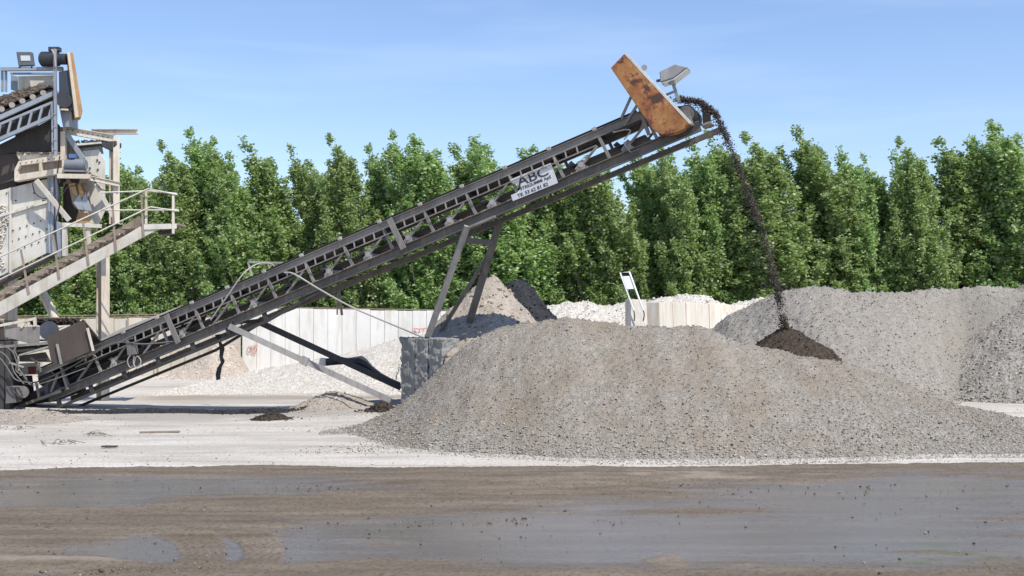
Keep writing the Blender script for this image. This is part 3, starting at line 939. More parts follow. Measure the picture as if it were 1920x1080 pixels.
# tilted white frame
fm = thing('tubular_stand', at(1185, 590, 39.0) * A3(1, 1, 1), 'tilted white tubular frame with a blank white plate leaning on a panel', 'frame')
Yf = 39.1
LT, RT, LB, RB = at(1163, 511, Yf), at(1180, 510, Yf), at(1188, 582, Yf - .05), at(1206, 582, Yf - .05)
mb = MB(); mb.tube([RB, RT, LT, LB], .035, 6, 1); mb.build('tube_frame', M['white_panel'], fm)
lerp = lambda p_, q_, t: p_ + (q_ - p_) * t
mb = MB(); mb.prism([lerp(LT, LB, .10), lerp(RT, RB, .10), lerp(RT, RB, .44), lerp(LT, LB, .44)], (0, .03, 0)); mb.build('plate', M['white_panel'], fm)
mb = MB(); mb.tube([LB, at(1190, 590, Yf - .25), at(1189, 602, Yf - .3)], .022, 6, 3); mb.build('hook', M['dark_steel'], fm)
mb = MB(); mb.tube([RB, at(1208, 590, Yf - .3), at(1206, 602, Yf - .35)], .022, 6, 3)
mb.build('hook', M['dark_steel'], fm)

# muddy block, toned darker for shade, that carries the tall legs
blk = thing('concrete_block', at(795, 760, 28.4) * A3(1, 1, 0), 'mud smeared and shade darkened concrete block stack at the left end of the gravel', 'concrete block')
bd = nrm(A3(.76, -.65, 0)); bn = nrm(A3(.65, .76, 0))
c0 = at(751, 640, 28.6) * A3(1, 1, 0)
zt = 2.0
Wb = 1.5; levels = [(-.2, 2.0)]
r_ = random.Random(4)
for (za, zb2) in levels:
    cuts = [0, .36, .66, 1]
    for i in range(3):
        jo = r_.uniform(-.03, .03)
        p0_ = c0 + bd * (Wb * cuts[i] + .012) + bn * jo; p1_ = c0 + bd * (Wb * cuts[i + 1] - .012) + bn * jo
        mb = MB()
        mb.box8([A3(p0_[0], p0_[1], za + .012), A3(p1_[0], p1_[1], za + .012), *(np.array([p1_[0], p1_[1], za + .012]) + bn * 2.6, np.array([p0_[0], p0_[1], za + .012]) + bn * 2.6),
                 A3(p0_[0], p0_[1], zb2), A3(p1_[0], p1_[1], zb2), A3(p1_[0], p1_[1], zb2) + bn * 2.6, A3(p0_[0], p0_[1], zb2) + bn * 2.6])
        o_ = mb.build('block', M['block'], blk)
        mo = o_.modifiers.new('b', 'BEVEL'); mo.width = .03; mo.segments = 2
        mo = o_.modifiers.new('s', 'SUBSURF'); mo.levels = mo.render_levels = 5; mo.subdivision_type = 'SIMPLE'
        tx = bpy.data.textures.new('rough', 'CLOUDS'); tx.noise_scale = .17; tx.noise_depth = 5
        mo = o_.modifiers.new('d', 'DISPLACE'); mo.texture = tx; mo.strength = .17; mo.mid_level = .5; mo.texture_coords = 'GLOBAL'

# ------------------------------------------------------------------ main conveyor
Z0 = 30.0
DX, DY, DZ = 72.6 / 70, -.375, .3957
def cbase(n_): return A3((-665 + 72.6 * n_) / 70, 30 - .375 * n_, 2.486 + .3957 * n_)
cd = nrm(A3(DX, DY, DZ)); cl = nrm(A3(-DY, DX, 0)); cu = np.cross(cl, cd) * -1.0
if cu[2] < 0: cu = -cu
def C(n_, v=0.0, l=0.0): return cbase(n_) + cu * v + cl * l
def CP(px, py, l=0.0):
    """picture position to the conveyor's own side plane, l metres across it"""
    ray = at(px, py, 1.0) - A3(0, 0, CAMZ)
    t = (C(0, 0, l) - A3(0, 0, CAMZ)).dot(cl) / ray.dot(cl)
    return A3(0, 0, CAMZ) + ray * t

BW = .95
NA, NB = -3.7, 13.35
conv = thing('belt_conveyor', C(NA) * A3(1, 1, 0), 'long inclined grey belt conveyor pouring gravel off its raised head', 'conveyor')
for l in (0.0, BW):
    mb = MB(); mb.ibeam(C(NA, -.09, l), C(12.25, -.09, l), .07, .18, .014, cu, 'C' if l else 'D'); mb.build('top_rail', M['steel_light'], conv)
    mb = MB(); mb.beam(C(NA + 1.2, -.36, l or -.095), C(NB - 2.4, -.36, l or -.095), .025, .026, cu); mb.build('middle_rail', M['steel_light'], conv)
    mb = MB(); mb.ibeam(C(NA + .1, -.855 - (.06 if l else 0), l), C(13.25 if l else 12.95, -.855 - (.06 if l else 0), l), .12, .12 if l else .23, .02, cu, 'C' if l else 'D'); mb.build('lower_beam', M['steel'], conv)
mb = MB(); mb.beam(C(-3.5, -1.2, 0), C(2.7, -1.2, 0), .06, .07, cu); mb.beam(C(2.7, -1.2, 0), C(4.3, -.99, 0), .06, .07, cu); mb.build('lower_rail', M['dark_steel'], conv)
mb = MB(); mb.beam(C(-3.5, -1.2, BW), C(.7, -1.2, BW), .06, .07, cu); mb.beam(C(.7, -1.2, BW), C(2.2, -.96, BW), .06, .07, cu); mb.build('lower_rail', M['dark_steel'], conv)
for k in range(-3, 4):
    mb = MB(); mb.beam(C(k - .3, -.98, 0), C(k - .3, -1.17, 0), .12, .05, cl); mb.build('lower_strap', M['dark_steel'], conv)
# uprights, diagonals, stubs on both sides
for l in (0.0, BW):
    for k in range(-3, 14):
        if k < 12.2:
            mb = MB(); mb.beam(C(k + .04, -.18, l), C(k + .10, -.735, l), .05, .07, cd); mb.build('upright', M['steel_light'], conv)
            if k > -3:
                mb = MB(); mb.beam(C(k - .05, -.36, l - .003), C(k - .62, -.735, l - .003), .045, .05, cu); mb.build('diagonal', M['steel_light'], conv)
for q_ in np.arange(-2.2, NB - 2.6, .25):
    mb = MB(); mb.beam(C(q_, -.185, -.02), C(q_, -.35, -.07), .03, .03, cd); mb.build('stub', M['steel_light'], conv)
for k in (-.95 + 1.0, 7.05 - 1.05 + 0):
    mb = MB(); mb.beam(C(k + .28, -.02, -.125), C(k + .38, -.86, -.125), .03, .15, cd); mb.build('splice_plate', M['steel_light'], conv)
# belt: troughed top run, return run, wrapped head
def beltrun(n0, n1, prof, name, step=.5, th=.02):
    ns = np.arange(n0, n1 + 1e-6, step)
    vs = []; fs = []; m_ = len(prof)
    for q_ in ns:
        for (l, v) in prof: vs.append(C(q_, v, l))
        for (l, v) in prof[::-1]: vs.append(C(q_, v - th, l))
    k_ = 2 * m_
    for i in range(len(ns) - 1):
        for j in range(k_): fs.append((i * k_ + j, i * k_ + (j + 1) % k_, (i + 1) * k_ + (j + 1) % k_, (i + 1) * k_ + j))
    fs.append(tuple(range(k_))); fs.append(tuple(range((len(ns) - 1) * k_, len(ns) * k_)))
    mb = MB(); mb.add(vs, fs); return mb.build(name, M['rubber'], conv)
beltrun(NA + .1, 12.3, [(.06, .07), (.28, -.08), (.67, -.08), (.89, .07)], 'carrying_belt')
beltrun(NA + .1, 12.3, [(.07, -.53), (.30, -.56), (.65, -.56), (.88, -.53)], 'return_belt')
HD = CP(1286, 214, .05); HR = .215
mb = MB(); e0, e1 = C(12.2, -.03, .07), C(12.2, -.03, .88)
mb.prism([e0, HD + cu * HR * .95, HD + cu * HR * .95 + cl * .84, e1], -cu * .02)
mb.prism([C(12.2, -.53, .07), HD - cu * HR * .95, HD - cu * HR * .95 + cl * .84, C(12.2, -.53, .88)], cu * .02); mb.build('head_belt_run', M['rubber'], conv)
mb = MB(); mb.cyl(HD + cl * .02, HD + cl * .86, HR, 28); mb.build('head_belt', M['rubber'], conv)
mb = MB(); mb.cyl(HD - cl * .004, HD + cl * .016, HR * .86, 24); mb.cyl(HD - cl * .14, HD - cl * .005, .08, 14); mb.beam(HD - cl * .12 - cu * .02, HD - cl * .12 - cu * .35, .2, .10, cl); mb.build('head_drum', M['steel'], conv)
mb = MB(); mb.cyl(C(NA + .15, -.28, .05), C(NA + .15, -.28, .9), .24, 24); mb.build('tail_drum', M['dark_steel'], conv)
# idlers
for k in range(-3, 13):
    mb = MB()
    mb.cyl(C(k, -.02, .045), C(k, -.17, .28), .055, 10); mb.cyl(C(k, -.17, .30), C(k, -.17, .65), .055, 10); mb.cyl(C(k, -.17, .67), C(k, -.02, .90), .055, 10)
    mb.build('carrying_roller', M['dark_steel'], conv)
    mb = MB(); mb.beam(C(k, -.02, 0), C(k, .075, 0), .07, .10, cd); mb.cyl(C(k, .03, -.05), C(k, .03, .03), .035, 8)
    mb.build('roller_bracket', M['roller'], conv)
    if k % 2 == 0 or k > 4:
        mb = MB(); mb.cyl(C(k + .52, -.62, .06), C(k + .52, -.62, .90), .055, 10); mb.build('return_roller', M['roller'], conv)
        mb = MB(); mb.beam(C(k + .52, -.52, .0), C(k + .52, -.735, .0), .14, .03, cl); mb.cyl(C(k + .52, -.62, -.03), C(k + .52, -.62, .055), .065, 10); mb.beam(C(k + .36, -.66, .1), C(k + .56, -.50, .1), .05, .05, cl)
        mb.build('return_bracket', M['roller'], conv)
    mb = MB(); mb.beam(C(k + .5, -.735, .06), C(k + .5, -.735, BW - .06), .06, .06, cu); mb.build('cross_bar', M['dark_steel'], conv)
rgs = np.random.default_rng(21)
for l in (0.0, BW):
    k = 1500; q_ = rgs.uniform(NA + .3, 12.8, k); q_ = q_[vnoise(q_ * 2.2, q_ * 0 + l * 5, 9) > .42]
    P = np.array([C(a_, -.738 - (.0 if not l else -.0) + (.0 if not l else -.118), l + b_) for a_, b_ in zip(q_, rgs.normal(0, .025, len(q_)))])
    sv, sf = make_stones(P, rgs.uniform(.010, .032, len(P)), rgs)
    link_mesh('spilled_grit', sv, sf, M['sand_s'], conv)['kind'] = 'stuff'
mb = MB(); mb.prism([C(-3.6, -.20, BW - .1), C(-.9, -.20, BW - .1), C(-.6, -.72, BW - .1), C(-3.6, -.72, BW - .1)], cl * .02); mb.build('rear_shade_sheet', M['dark_steel'], conv)  # dark sheets added as under-shade between the beams near the tail
mb = MB(); mb.prism([C(-.2, -.22, BW - .1), C(.8, -.22, BW - .1), C(.4, -.72, BW - .1), C(.1, -.72, BW - .1)], cl * .02); mb.build('rear_shade_sheet', M['dark_steel'], conv)
for k in range(-2, 12, 1):
    mb = MB(); mb.beam(C(k + .25, -.40, .30), C(k + .42, -.72, .12), .03, .12, cd); mb.build('belt_plough', M['dark_steel'], conv)
# skirt boards near the tail
mb = MB(); mb.prism([C(-3.1, .05, BW), C(.1, .05, BW), C(.1, .32, BW), C(-1.6, .40, BW), C(-3.1, .30, BW)], cl * .02); mb.build('skirt_board', M['white_paint'], conv)
# lower struts
mb = MB(); mb.beam(CP(430, 612, -.12), at(733, 751, 28.6), .09, .15, cu); mb.build('strut', M['leg'], conv)
mb = MB(); mb.beam(CP(490, 606, 1.02), at(752, 727, 30.2), .09, .16, cu); mb.build('strut', M['dark_steel'], conv)  # rear strut coloured dark for the shade of the belt above
mb = MB(); mb.beam(lerp(CP(430, 612, -.12), at(733, 751, 28.6), .45) - A3(0, .02, 0), lerp(CP(430, 612, -.12), at(733, 751, 28.6), .49) - A3(0, .02, 0), .13, .22, cu); mb.build('strut_clamp', M['leg'], conv)
mb = MB(); mb.beam(CP(430, 607, -.05), CP(490, 600, 1.0), .08, .08); mb.build('strut_tie', M['dark_steel'], conv)
# upper legs
f0, f1 = CP(876, 424, -.08), at(803, 630, 28.0)
mb = MB(); mb.beam(f0, f1, .10, .145, A3(1, 0, .3)); mb.build('leg', M['leg'], conv)
g0, g1 = CP(938, 412, BW + .1), at(880, 604, 28.8)
mb = MB(); mb.beam(g0, g1, .12, .17, A3(1, 0, .3)); mb.build('leg', M['steel'], conv)
mb = MB(); mb.beam(lerp(g0, g1, .30), at(826, 622, 28.9), .07, .09, A3(1, 0, .3)); mb.build('leg_brace', M['steel'], conv)
mb = MB(); mb.beam(lerp(f0, f1, .12), lerp(g0, g1, .22), .08, .14); mb.build('leg_tie', M['steel'], conv)
mb = MB(); mb.beam(C(7.9, -.985, -.06), C(8.5, -.985, -.06), .16, .05, cu); mb.build('leg_shoe', M['steel_light'], conv)
mb = MB(); mb.cyl(CP(634, 528, 1.05), at(641, 590, 29.9), .035, 8); mb.cyl(CP(634, 530, 1.05), at(632, 590, 29.6), .02, 6); mb.build('hanger', M['steel_light'], conv)
# small white pipe guard on the far side
mb = MB(); g_ = 1.15
mb.beam(CP(465, 491, g_), CP(540, 493, g_), .04, .05); mb.beam(CP(465, 491, g_), CP(474, 524, g_), .04, .04, cd); mb.beam(CP(503, 494, g_), CP(506, 510, g_), .03, .03, cd)
mb.build('pipe_guard', M['light_cable'], conv)
# cables
def cab(pts, r, mat, name='cable'):
    mb = MB(); mb.tube(pts, r, 6, 6); return mb.build(name, mat, conv)
cab([CP(395, 600, -.07), CP(428, 553, -.09), CP(455, 515, 0), CP(480, 496, .4), CP(505, 494, 1.0), CP(515, 500, 1.15)], .02, M['light_cable'])
cab([CP(533, 511, -.09), CP(552, 514, -.14), CP(600, 543, -.2), CP(660, 576, -.2), CP(720, 602, -.3), CP(790, 631, -1.0)], .022, M['light_cable'])
cab([CP(40, 712, -.15), CP(70, 716, -.16), CP(130, 690, -.13), CP(185, 655, -.10), CP(225, 642, -.10), CP(270, 645, -.14), CP(330, 640, -.10)], .022, M['cable'])
cab([CP(45, 722, -.13), CP(80, 712, -.2), CP(140, 684, -.16), CP(200, 650, -.10), CP(250, 634, -.08)], .018, M['cable'])
cab([CP(48, 705, -.13), CP(60, 722, -.2), CP(110, 708, -.2), CP(160, 690, -.10)], .018, M['light_cable'])
mb = MB(); mb.prism([CP(237, 648, -.12), CP(253, 645, -.12), CP(255, 664, -.12), CP(239, 666, -.12)], cl * .1); jb = mb.build('junction_box', M['steel_light'], conv)
mb = MB()
mb.tube([CP(245, 665, -.1), CP(239, 676, -.16), CP(243, 688, -.14), CP(250, 686, -.13), CP(254, 672, -.12), CP(258, 668, -.12), CP(264, 676, -.13), CP(262, 684, -.15), CP(254, 688, -.15), CP(250, 678, -.12), CP(252, 668, -.1)], .014, 6, 5)
mb.build('cable_loops', M['light_cable'], conv)
cab([CP(1170, 262, -.06), CP(1182, 246, -.1), CP(1172, 243, -.1), CP(1150, 248, -.08)], .016, M['light_cable'])
cab([CP(1176, 262, -.06), CP(1176, 275, -.1), CP(1183, 285, -.1), CP(1200, 278, -.1)], .016, M['cable'])
# hanging rubber shred below the beam
mb = MB()
rr_ = random.Random(8)
cc_ = CP(411, 632, .5)
prev = None; rows = []
for i, (px, py, wpx) in enumerate([(407, 628, 16), (412, 640, 9), (416, 655, 15), (414, 668, 10), (417, 680, 12), (411, 690, 14), (408, 702, 14), (409, 713, 12)]):
    rows.append((CP(px - wpx * .28, py, .5), CP(px + wpx * .28, py + rr_.uniform(-3, 3), .5)))
for a_, b_ in zip(rows[:-1], rows[1:]): mb.prism([a_[0], a_[1], b_[1], b_[0]], cl * .03)
mb.build('rubber_shred', M['rubber'], conv)

# belt guard, drive and lamp at the head
lg = -.34
gp = [CP(1145, 127, lg), CP(1170, 101, lg), CP(1291, 231, lg), CP(1282, 242, lg), CP(1268, 249, lg), CP(1250, 253, lg), CP(1236, 251, lg), CP(1224, 243, lg), CP(1216, 232, lg)]
mb = MB(); mb.prism(gp, cl * .26); gd = mb.build('belt_guard', M['orange'], conv, bevel=.015)
# raised pale rim along the upper long edge
mb = MB(); mb.prism([CP(1170, 101, lg - .004), CP(1173, 98.5, lg - .004), CP(1297, 230, lg - .004), CP(1292.5, 232.5, lg - .004)], cl * .27); mb.build('guard_rim', M['white_clean'], gd)
mb = MB(); mb.cyl(CP(1208, 127, -.1), CP(1208, 127, .12), .07, 10); mb.beam(CP(1200, 130, -.07), CP(1216, 150, -.07), .06, .16, cl); mb.build('guard_bracket', M['lamp_body'], gd)
mb = MB(); mb.cyl(CP(1240, 190, .05), CP(1240, 190, .75), .17, 18); mb.build('drive_motor', M['motor'], conv)
mb = MB()
for (a_, b_, l) in (((1183, 182), (1165, 222), -.02), ((1196, 195), (1170, 236), -.05), ((1183, 182), (1163, 226), .8)):
    mb = MB(); mb.beam(CP(*a_, l), CP(*b_, l), .05, .055, cd); mb.build('guard_support', M['steel_light'], conv)
mb = MB(); mb.beam(CP(1203, 215, -.04), CP(1217, 253, -.04), .06, .08, cd); mb.build('guard_support', M['steel_light'], conv)
mb = MB(); mb.prism([CP(1276, 238, -.07), CP(1300, 228, -.07), CP(1318, 232, -.07), CP(1296, 250, -.07), CP(1272, 258, -.07)], cl * .03); mb.build('head_plate', M['dark_steel'], conv)
mb = MB(); mb.prism([CP(1316, 200, .98), CP(1332, 208, .98), CP(1334, 240, .98), CP(1318, 240, .98)], cl * .02); mb.build('head_plate', M['rubber'], conv)
mb = MB(); mb.beam(CP(1318, 238, .3), CP(1336, 232, .3), .5, .04, cu); mb.build('scraper', M['steel_light'], conv)
# floodlight on its bent stand
fl = MB(); lp = .25
fl.beam(CP(1274, 193, lp), CP(1263, 160, lp), .07, .07, cd); fl.beam(CP(1266, 158, lp), CP(1246, 153, lp), .16, .05, cu); fl.beam(CP(1263, 172, lp), CP(1249, 178, lp), .04, .05, cu)
st = fl.build('lamp_stand', M['lamp_body'], conv)
mb = MB()
la = [CP(1237, 135, lp), CP(1266, 119, lp), CP(1271, 122, lp), CP(1240, 153, lp)]
h1 = [CP(1236, 134, lp - .22), CP(1266, 120, lp - .22), CP(1289, 126, lp - .22), CP(1262, 146, lp - .22), CP(1238, 154, lp - .22)]
mb.prism(h1, cl * .44); lb = mb.build('floodlight', M['lamp_body'], conv, bevel=.02)
mb = MB(); mb.prism([CP(1239.5, 155, lp - .2), CP(1263, 147.3, lp - .2), CP(1288, 128.3, lp - .2), CP(1288.6, 129.8, lp - .2), CP(1263.6, 149, lp - .2), CP(1239.8, 156.8, lp - .2)], cl * .4); mb.build('lamp_glass', M['glass'], lb)
mb = MB(); mb.beam(CP(1231, 152, lp), CP(1246, 149, lp), .05, .07, cl); mb.build('lamp_yoke', M['lamp_dark'], st)

# sign board, torn on its lower left
so_ = C(8.98, -1.075, -.09)      # lower left corner of the sign
so_ = CP(961.5, 377, -.066)
se = nrm(CP(1046, 343, -.066) - so_); su = nrm(np.cross(cl, se)); su = su if su[2] > 0 else -su
def S(x, y, o=0.0): return so_ + se * x + su * y - cl * o
Wd = np.linalg.norm(CP(1046, 343, -.066) - so_)
shape = [(0, 0), (Wd, 0), (Wd, .17), (Wd - .012, .505), (.08, .505), (.13, .40), (.24, .33), (.30, .27), (.27, .20), (.16, .155), (0, .15)]
mb = MB(); mb.prism([S(x, y) for x, y in shape], cl * .006); sign = mb.build('sign_board', M['sign_white'], conv, label='torn white advertising board with dark letters')


def letters(txt, x, y, size, bold=0.0, wid=1.0, mat=None):
    cu_ = bpy.data.curves.new('lettering', 'FONT'); cu_.body = txt; cu_.size = size; cu_.extrude = .002; cu_.offset = bold
    to = bpy.data.objects.new('lettering', cu_); col.objects.link(to)
    bpy.context.view_layer.update()
    me_ = bpy.data.meshes.new_from_object(to.evaluated_get(bpy.context.evaluated_depsgraph_get()))
    vs = np.array([v_.co[:] for v_ in me_.vertices]); fs = [tuple(p_.vertices) for p_ in me_.polygons]
    bpy.data.objects.remove(to); bpy.data.curves.remove(cu_); bpy.data.meshes.remove(me_)
    spx = wid / (vs[:, 0].max() - vs[:, 0].min()); vs[:, 0] -= vs[:, 0].min()
    mb = MB(); mb.add([S(x + v_[0] * spx, y + v_[1], .004 + v_[2]) for v_ in vs], fs)
    return mb.build('lettering', mat or M['letters'], sign)


letters('Tlf. 53 62 81 82', .15, .030, .115, .0015, .80)
letters('STRIGUMMI ApS', .27, .168, .105, .001, .80)
letters('ABC', .24, .268, .31, .003, .80)

# load on the belt and the falling stream
rg = np.random.default_rng(77)
k = 2600
nn_ = rg.uniform(NB - 6, 12.25, k); ll = rg.normal(.475, .14, k).clip(.15, .8)
P = np.array([C(a_, -.06 + .13 * (1 - ((b_ - .475) / .36) ** 2) * rg.random(), b_) for a_, b_ in zip(nn_, ll)])
sv, sf = make_stones(P, .015 + .03 * rg.random(k) ** 2, rg)
tag(link_mesh('belt_load', sv, sf, M['dark_s']), 'dark damp gravel riding on the belt up to the conveyor head', 'gravel', kind='stuff')
k = 19000
t = rg.random(k) ** 1.15
t = t[((vnoise(t * 22, t * 0, 5) * .6 + vnoise(t * 60, t * 0 + 3, 6) * .4) > rg.random(k) * .75 - .02) | (t < .25)]
k = len(t)
path = np.array([CP(1272, 186, .45), CP(1312, 191, .45), CP(1344, 216, .45), CP(1372, 285, .42), CP(1402, 360, .40), CP(1432, 440, .38), CP(1452, 520, .36), CP(1466, 590, .3), CP(1474, 616, .3)])
path[-2:] = [at(1466, 588, 26.4), at(1474, 616, 26.6)]
for i, y_ in zip((4, 5, 6), (25.2, 25.7, 26.1)):
    pass
Yl = np.linspace(path[2][1], 26.5, 7)
pxy = [(1344, 216), (1374, 285), (1402, 360), (1432, 440), (1452, 520), (1466, 590), (1474, 616)]
for i in range(7): path[2 + i] = at(*pxy[i], Yl[i])
seg = np.linspace(0, 1, len(path))
sp_ = np.stack([np.interp(t, seg, path[:, j]) for j in range(3)], -1)
wdt = np.interp(t, [0, .15, .3, .55, .8, 1.0], [.035, .04, .05, .062, .065, .045])
dense = rg.random(k)
off = rg.standard_normal((k, 3)) * wdt[:, None] * np.array([.85, 1.6, .7])
strag = dense > .84
off[strag] *= np.array([2.6, 1.6, 2.0]); off[strag, 0] -= .12
sp_ = sp_ + off
sp_[:, 2] = np.maximum(sp_[:, 2], 2.1)
sz = .005 + .017 * rg.random(k) ** 3
sv, sf = make_stones(sp_, sz, rg)
tag(link_mesh('falling_gravel', sv, sf, stones_mat('falling_stones', (.035, .031, .028), (.085, .075, .067), (.22, .195, .175))), 'arc of dark gravel falling from the conveyor head to the fresh cone', 'gravel', kind='stuff')

# black sheet standing in for a cast shadow by the far strut, and a concrete stub
rs = thing('shadow_sheet', at(680, 700, 30.4) * A3(1, 1, 1), 'black sheet standing in for the cast shadow along the dark rear strut', 'shadow sheet')
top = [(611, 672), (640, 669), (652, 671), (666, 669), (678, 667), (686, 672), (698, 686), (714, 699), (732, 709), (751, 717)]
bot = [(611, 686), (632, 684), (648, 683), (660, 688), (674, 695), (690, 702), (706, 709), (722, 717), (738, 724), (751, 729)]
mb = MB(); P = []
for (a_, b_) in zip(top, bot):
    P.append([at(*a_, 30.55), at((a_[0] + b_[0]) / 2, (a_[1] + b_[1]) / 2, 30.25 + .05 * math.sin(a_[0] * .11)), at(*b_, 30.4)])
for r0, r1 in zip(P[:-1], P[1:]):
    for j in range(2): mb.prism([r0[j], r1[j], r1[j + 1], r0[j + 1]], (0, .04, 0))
mb.build('sheet', M['rubber'], rs)  # shadow stand-in, borrows the black of the rubber material
stb = MB(); stb.prism([at(600, 671, 30.5), at(610.6, 671, 30.5), at(610.6, 686.5, 30.5), at(596, 687, 30.5)], (0, .5, 0))
stb.build('end_block', M['wall'], rs, bevel=.02)

# ------------------------------------------------------------------ left plant
YP = 33.2
plant = thing('screening_plant', at(110, 735, YP + .8) * A3(1, 1, 0), 'dusty white steel screening plant on columns at the left', 'screening plant')
def plate(name, pts, Y, th, mat, parent=plant, bevel=.01, label=None):
    mb = MB(); mb.prism([at(x, y, Y) for x, y in pts], (0, th, 0)); return mb.build(name, mat, parent, bevel, label)
def bar(name, a_, b_, Ya, Yb_, w_, h_, mat, parent=plant, up=(0, 0, 1)):
    mb = MB(); mb.beam(at(*a_, Ya), at(*b_, Yb_), w_, h_, up); return mb.build(name, mat, parent)
# hopper plates
plate('hopper_plate', [(-60, 372), (20, 352), (97, 333), (97, 470), (-60, 548)], YP, .03, M['white_clean'])
plate('side_panel', [(147, 300), (155, 283), (185, 280), (197, 300), (197, 395), (186, 420), (147, 420)], YP + .25, .03, M['white_clean'])
plate('upper_panel', [(145, 276), (190, 269), (194, 288), (146, 300)], YP + .35, .03, M['galv'])
plate('back_panel', [(30, 232), (118, 238), (146, 275), (147, 350), (20, 352)], YP + 1.0, .03, M['dark_steel'])
plate('back_panel', [(-60, 285), (30, 285), (30, 350), (-60, 372)], YP + .6, .03, M['brown_plate'])
plate('shaft_cover', [(96, 333), (112, 333), (118, 480), (96, 470)], YP + .3, .03, M['dark_steel'])
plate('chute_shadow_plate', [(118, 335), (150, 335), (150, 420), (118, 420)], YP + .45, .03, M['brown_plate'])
# bolted hopper studs
for i in range(6):
    for j in range(3):
        px, py = 24 + i * 13 - j * 2, 432 + j * 20 - i * 4.5
        if py < 505 - px * .35:
            mb = MB(); p_ = at(px, py, YP - .03); mb.cyl(p_, p_ + A3(0, .04, 0), .022, 8); mb.build('stud', M['brown_plate'], plant)
for i in range(5):
    mb = MB(); p_ = at(12 + i * 17, 362 + (i % 3) * 14, YP - .03); mb.cyl(p_, p_ + A3(0, .04, 0), .022, 8); mb.build('stud', M['brown_plate'], plant)
for (px, py) in ((182, 300), (186, 304), (183, 318), (168, 315)):
    mb = MB(); p_ = at(px, py, YP + .22); mb.cyl(p_, p_ + A3(0, .04, 0), .03, 8); mb.build('stud', M['brown_plate'], plant)
# gravel crusted on the left of the hopper
heapv = []
# box girder with two recesses
outer = [(27, 318), (35, 302), (119, 289), (120, 324), (27, 340)]
mb = MB()
Yb0 = YP - .35
def bx(pts, d=.25): mb.prism([at(x, y, Yb0) for x, y in pts], (0, d, 0))
bx([(27, 318), (35, 302), (119, 289), (119, 299), (38, 310), (33, 319)])
bx([(27, 318.3), (33, 319.3), (33, 329), (27, 340)])
bx([(33.2, 327), (120, 314), (120, 324), (27.4, 340)])
bx([(73, 304.8), (78, 304), (78, 320), (73, 320.8)])
bx([(116, 300), (120, 299.4), (120, 313.6), (116, 314.2)])
g_ = mb.build('box_girder', M['cream'], plant)
plate('girder_web', [(32, 310), (118, 298), (118, 316), (32, 330)], Yb0 + .14, .04, M['wood'], g_)
plate('rear_shell', [(0, 290), (60, 286), (34, 302), (27, 318), (27, 338), (0, 345)], YP + .1, .03, M['brown_plate'])
plate('ledge', [(30, 288), (70, 287), (112, 290), (36, 301)], YP - .05, .04, M['cream'])
# columns and beams
def column(px0, px1, py0, py1, Y, mat, name='column'):
    p0_, p1_ = at((px0 + px1) / 2, py0, Y), at((px0 + px1) / 2, py1, Y)
    p1_[0] = p0_[0]
    w_ = (px1 - px0) / F * Y
    mb = MB(); mb.ibeam(p0_, p1_, w_ * .8, w_ * .8, .02, A3(.8, -.6, 0)); return mb.build(name, mat, plant)
column(206, 223, 258, 420, YP + .3, M['cream'])
p0_ = at(193, 480, YP + 1.2); mb = MB(); mb.ibeam(p0_, A3(p0_[0], p0_[1], -.1), .28, .28, .022, A3(.8, -.6, 0)); mb.build('column', M['cream'], plant)
p0_ = at(40, 560, YP + 1.4); mb = MB(); mb.ibeam(at(20, 480, YP + 1.4), A3(at(20, 480, YP + 1.4)[0], YP + 1.4, -.1), .28, .28, .022, A3(.8, -.6, 0)); mb.build('column', M['cream'], plant)
mb = MB(); mb.cyl(at(78, 545, YP + 1.0), at(112, 615, YP + 1.0), .13, 14); mb.build('chute_pipe', M['cream'], plant)
mb = MB(); mb.ibeam(at(118, 243, YP + .2), at(213, 260, YP + .3), .14, .22, .02); mb.build('beam', M['white_paint'], plant)
mb = MB(); mb.ibeam(at(172, 247, YP + .95), at(258, 247, YP + .95), .16, .15, .02); mb.build('beam', M['cream'], plant)
bar('short_post', (119.5, 247), (119.5, 291), YP + .1, YP + .1, .14, .14, M['cream'], up=(0, 1, 0))
bar('brace', (126, 252), (156, 298), YP + .1, YP + .1, .10, .13, M['galv'], up=(1, 0, 0))
plate('roof_sheet', [(140, 270), (176, 267), (217, 264), (217, 271), (208, 283), (196, 278), (190, 271), (145, 276)], YP + .15, .5, M['dark_steel'])
bar('roof_edge', (145, 271.5), (190, 267.5), YP + .1, YP + .1, .06, .05, M['white_clean'])
bar('brace', (68, 338), (130, 413), YP - .5, YP - .3, .09, .13, M['white_paint'], up=(1, 0, .5))
bar('brace', (180, 344), (212, 406), YP - .1, YP - .1, .08, .10, M['white_paint'], up=(1, 0, .5))
bar('platform_edge', (108, 330), (170, 331), YP - .5, YP - .5, .08, .13, M['cream'])
mb = MB(); mb.ibeam(at(168, 334, YP - .5), at(224, 346, YP + .2), .10, .14, .02); mb.build('beam', M['white_paint'], plant)
plate('platform', [(106, 324.5), (170, 326), (170, 328), (106, 327)], YP - .45, .8, M['wood'])
# vertical pipes
for px, r_ in ((92, .05), (98, .07), (106, .05)):
    mb = MB(); mb.tube([at(px, 330, YP - .1), at(px + 1, 370, YP - .1), at(px, 420, YP - .1), at(px + 2, 475, YP - .1)], r_, 8, 4); mb.build('pipe', M['galv'], plant)
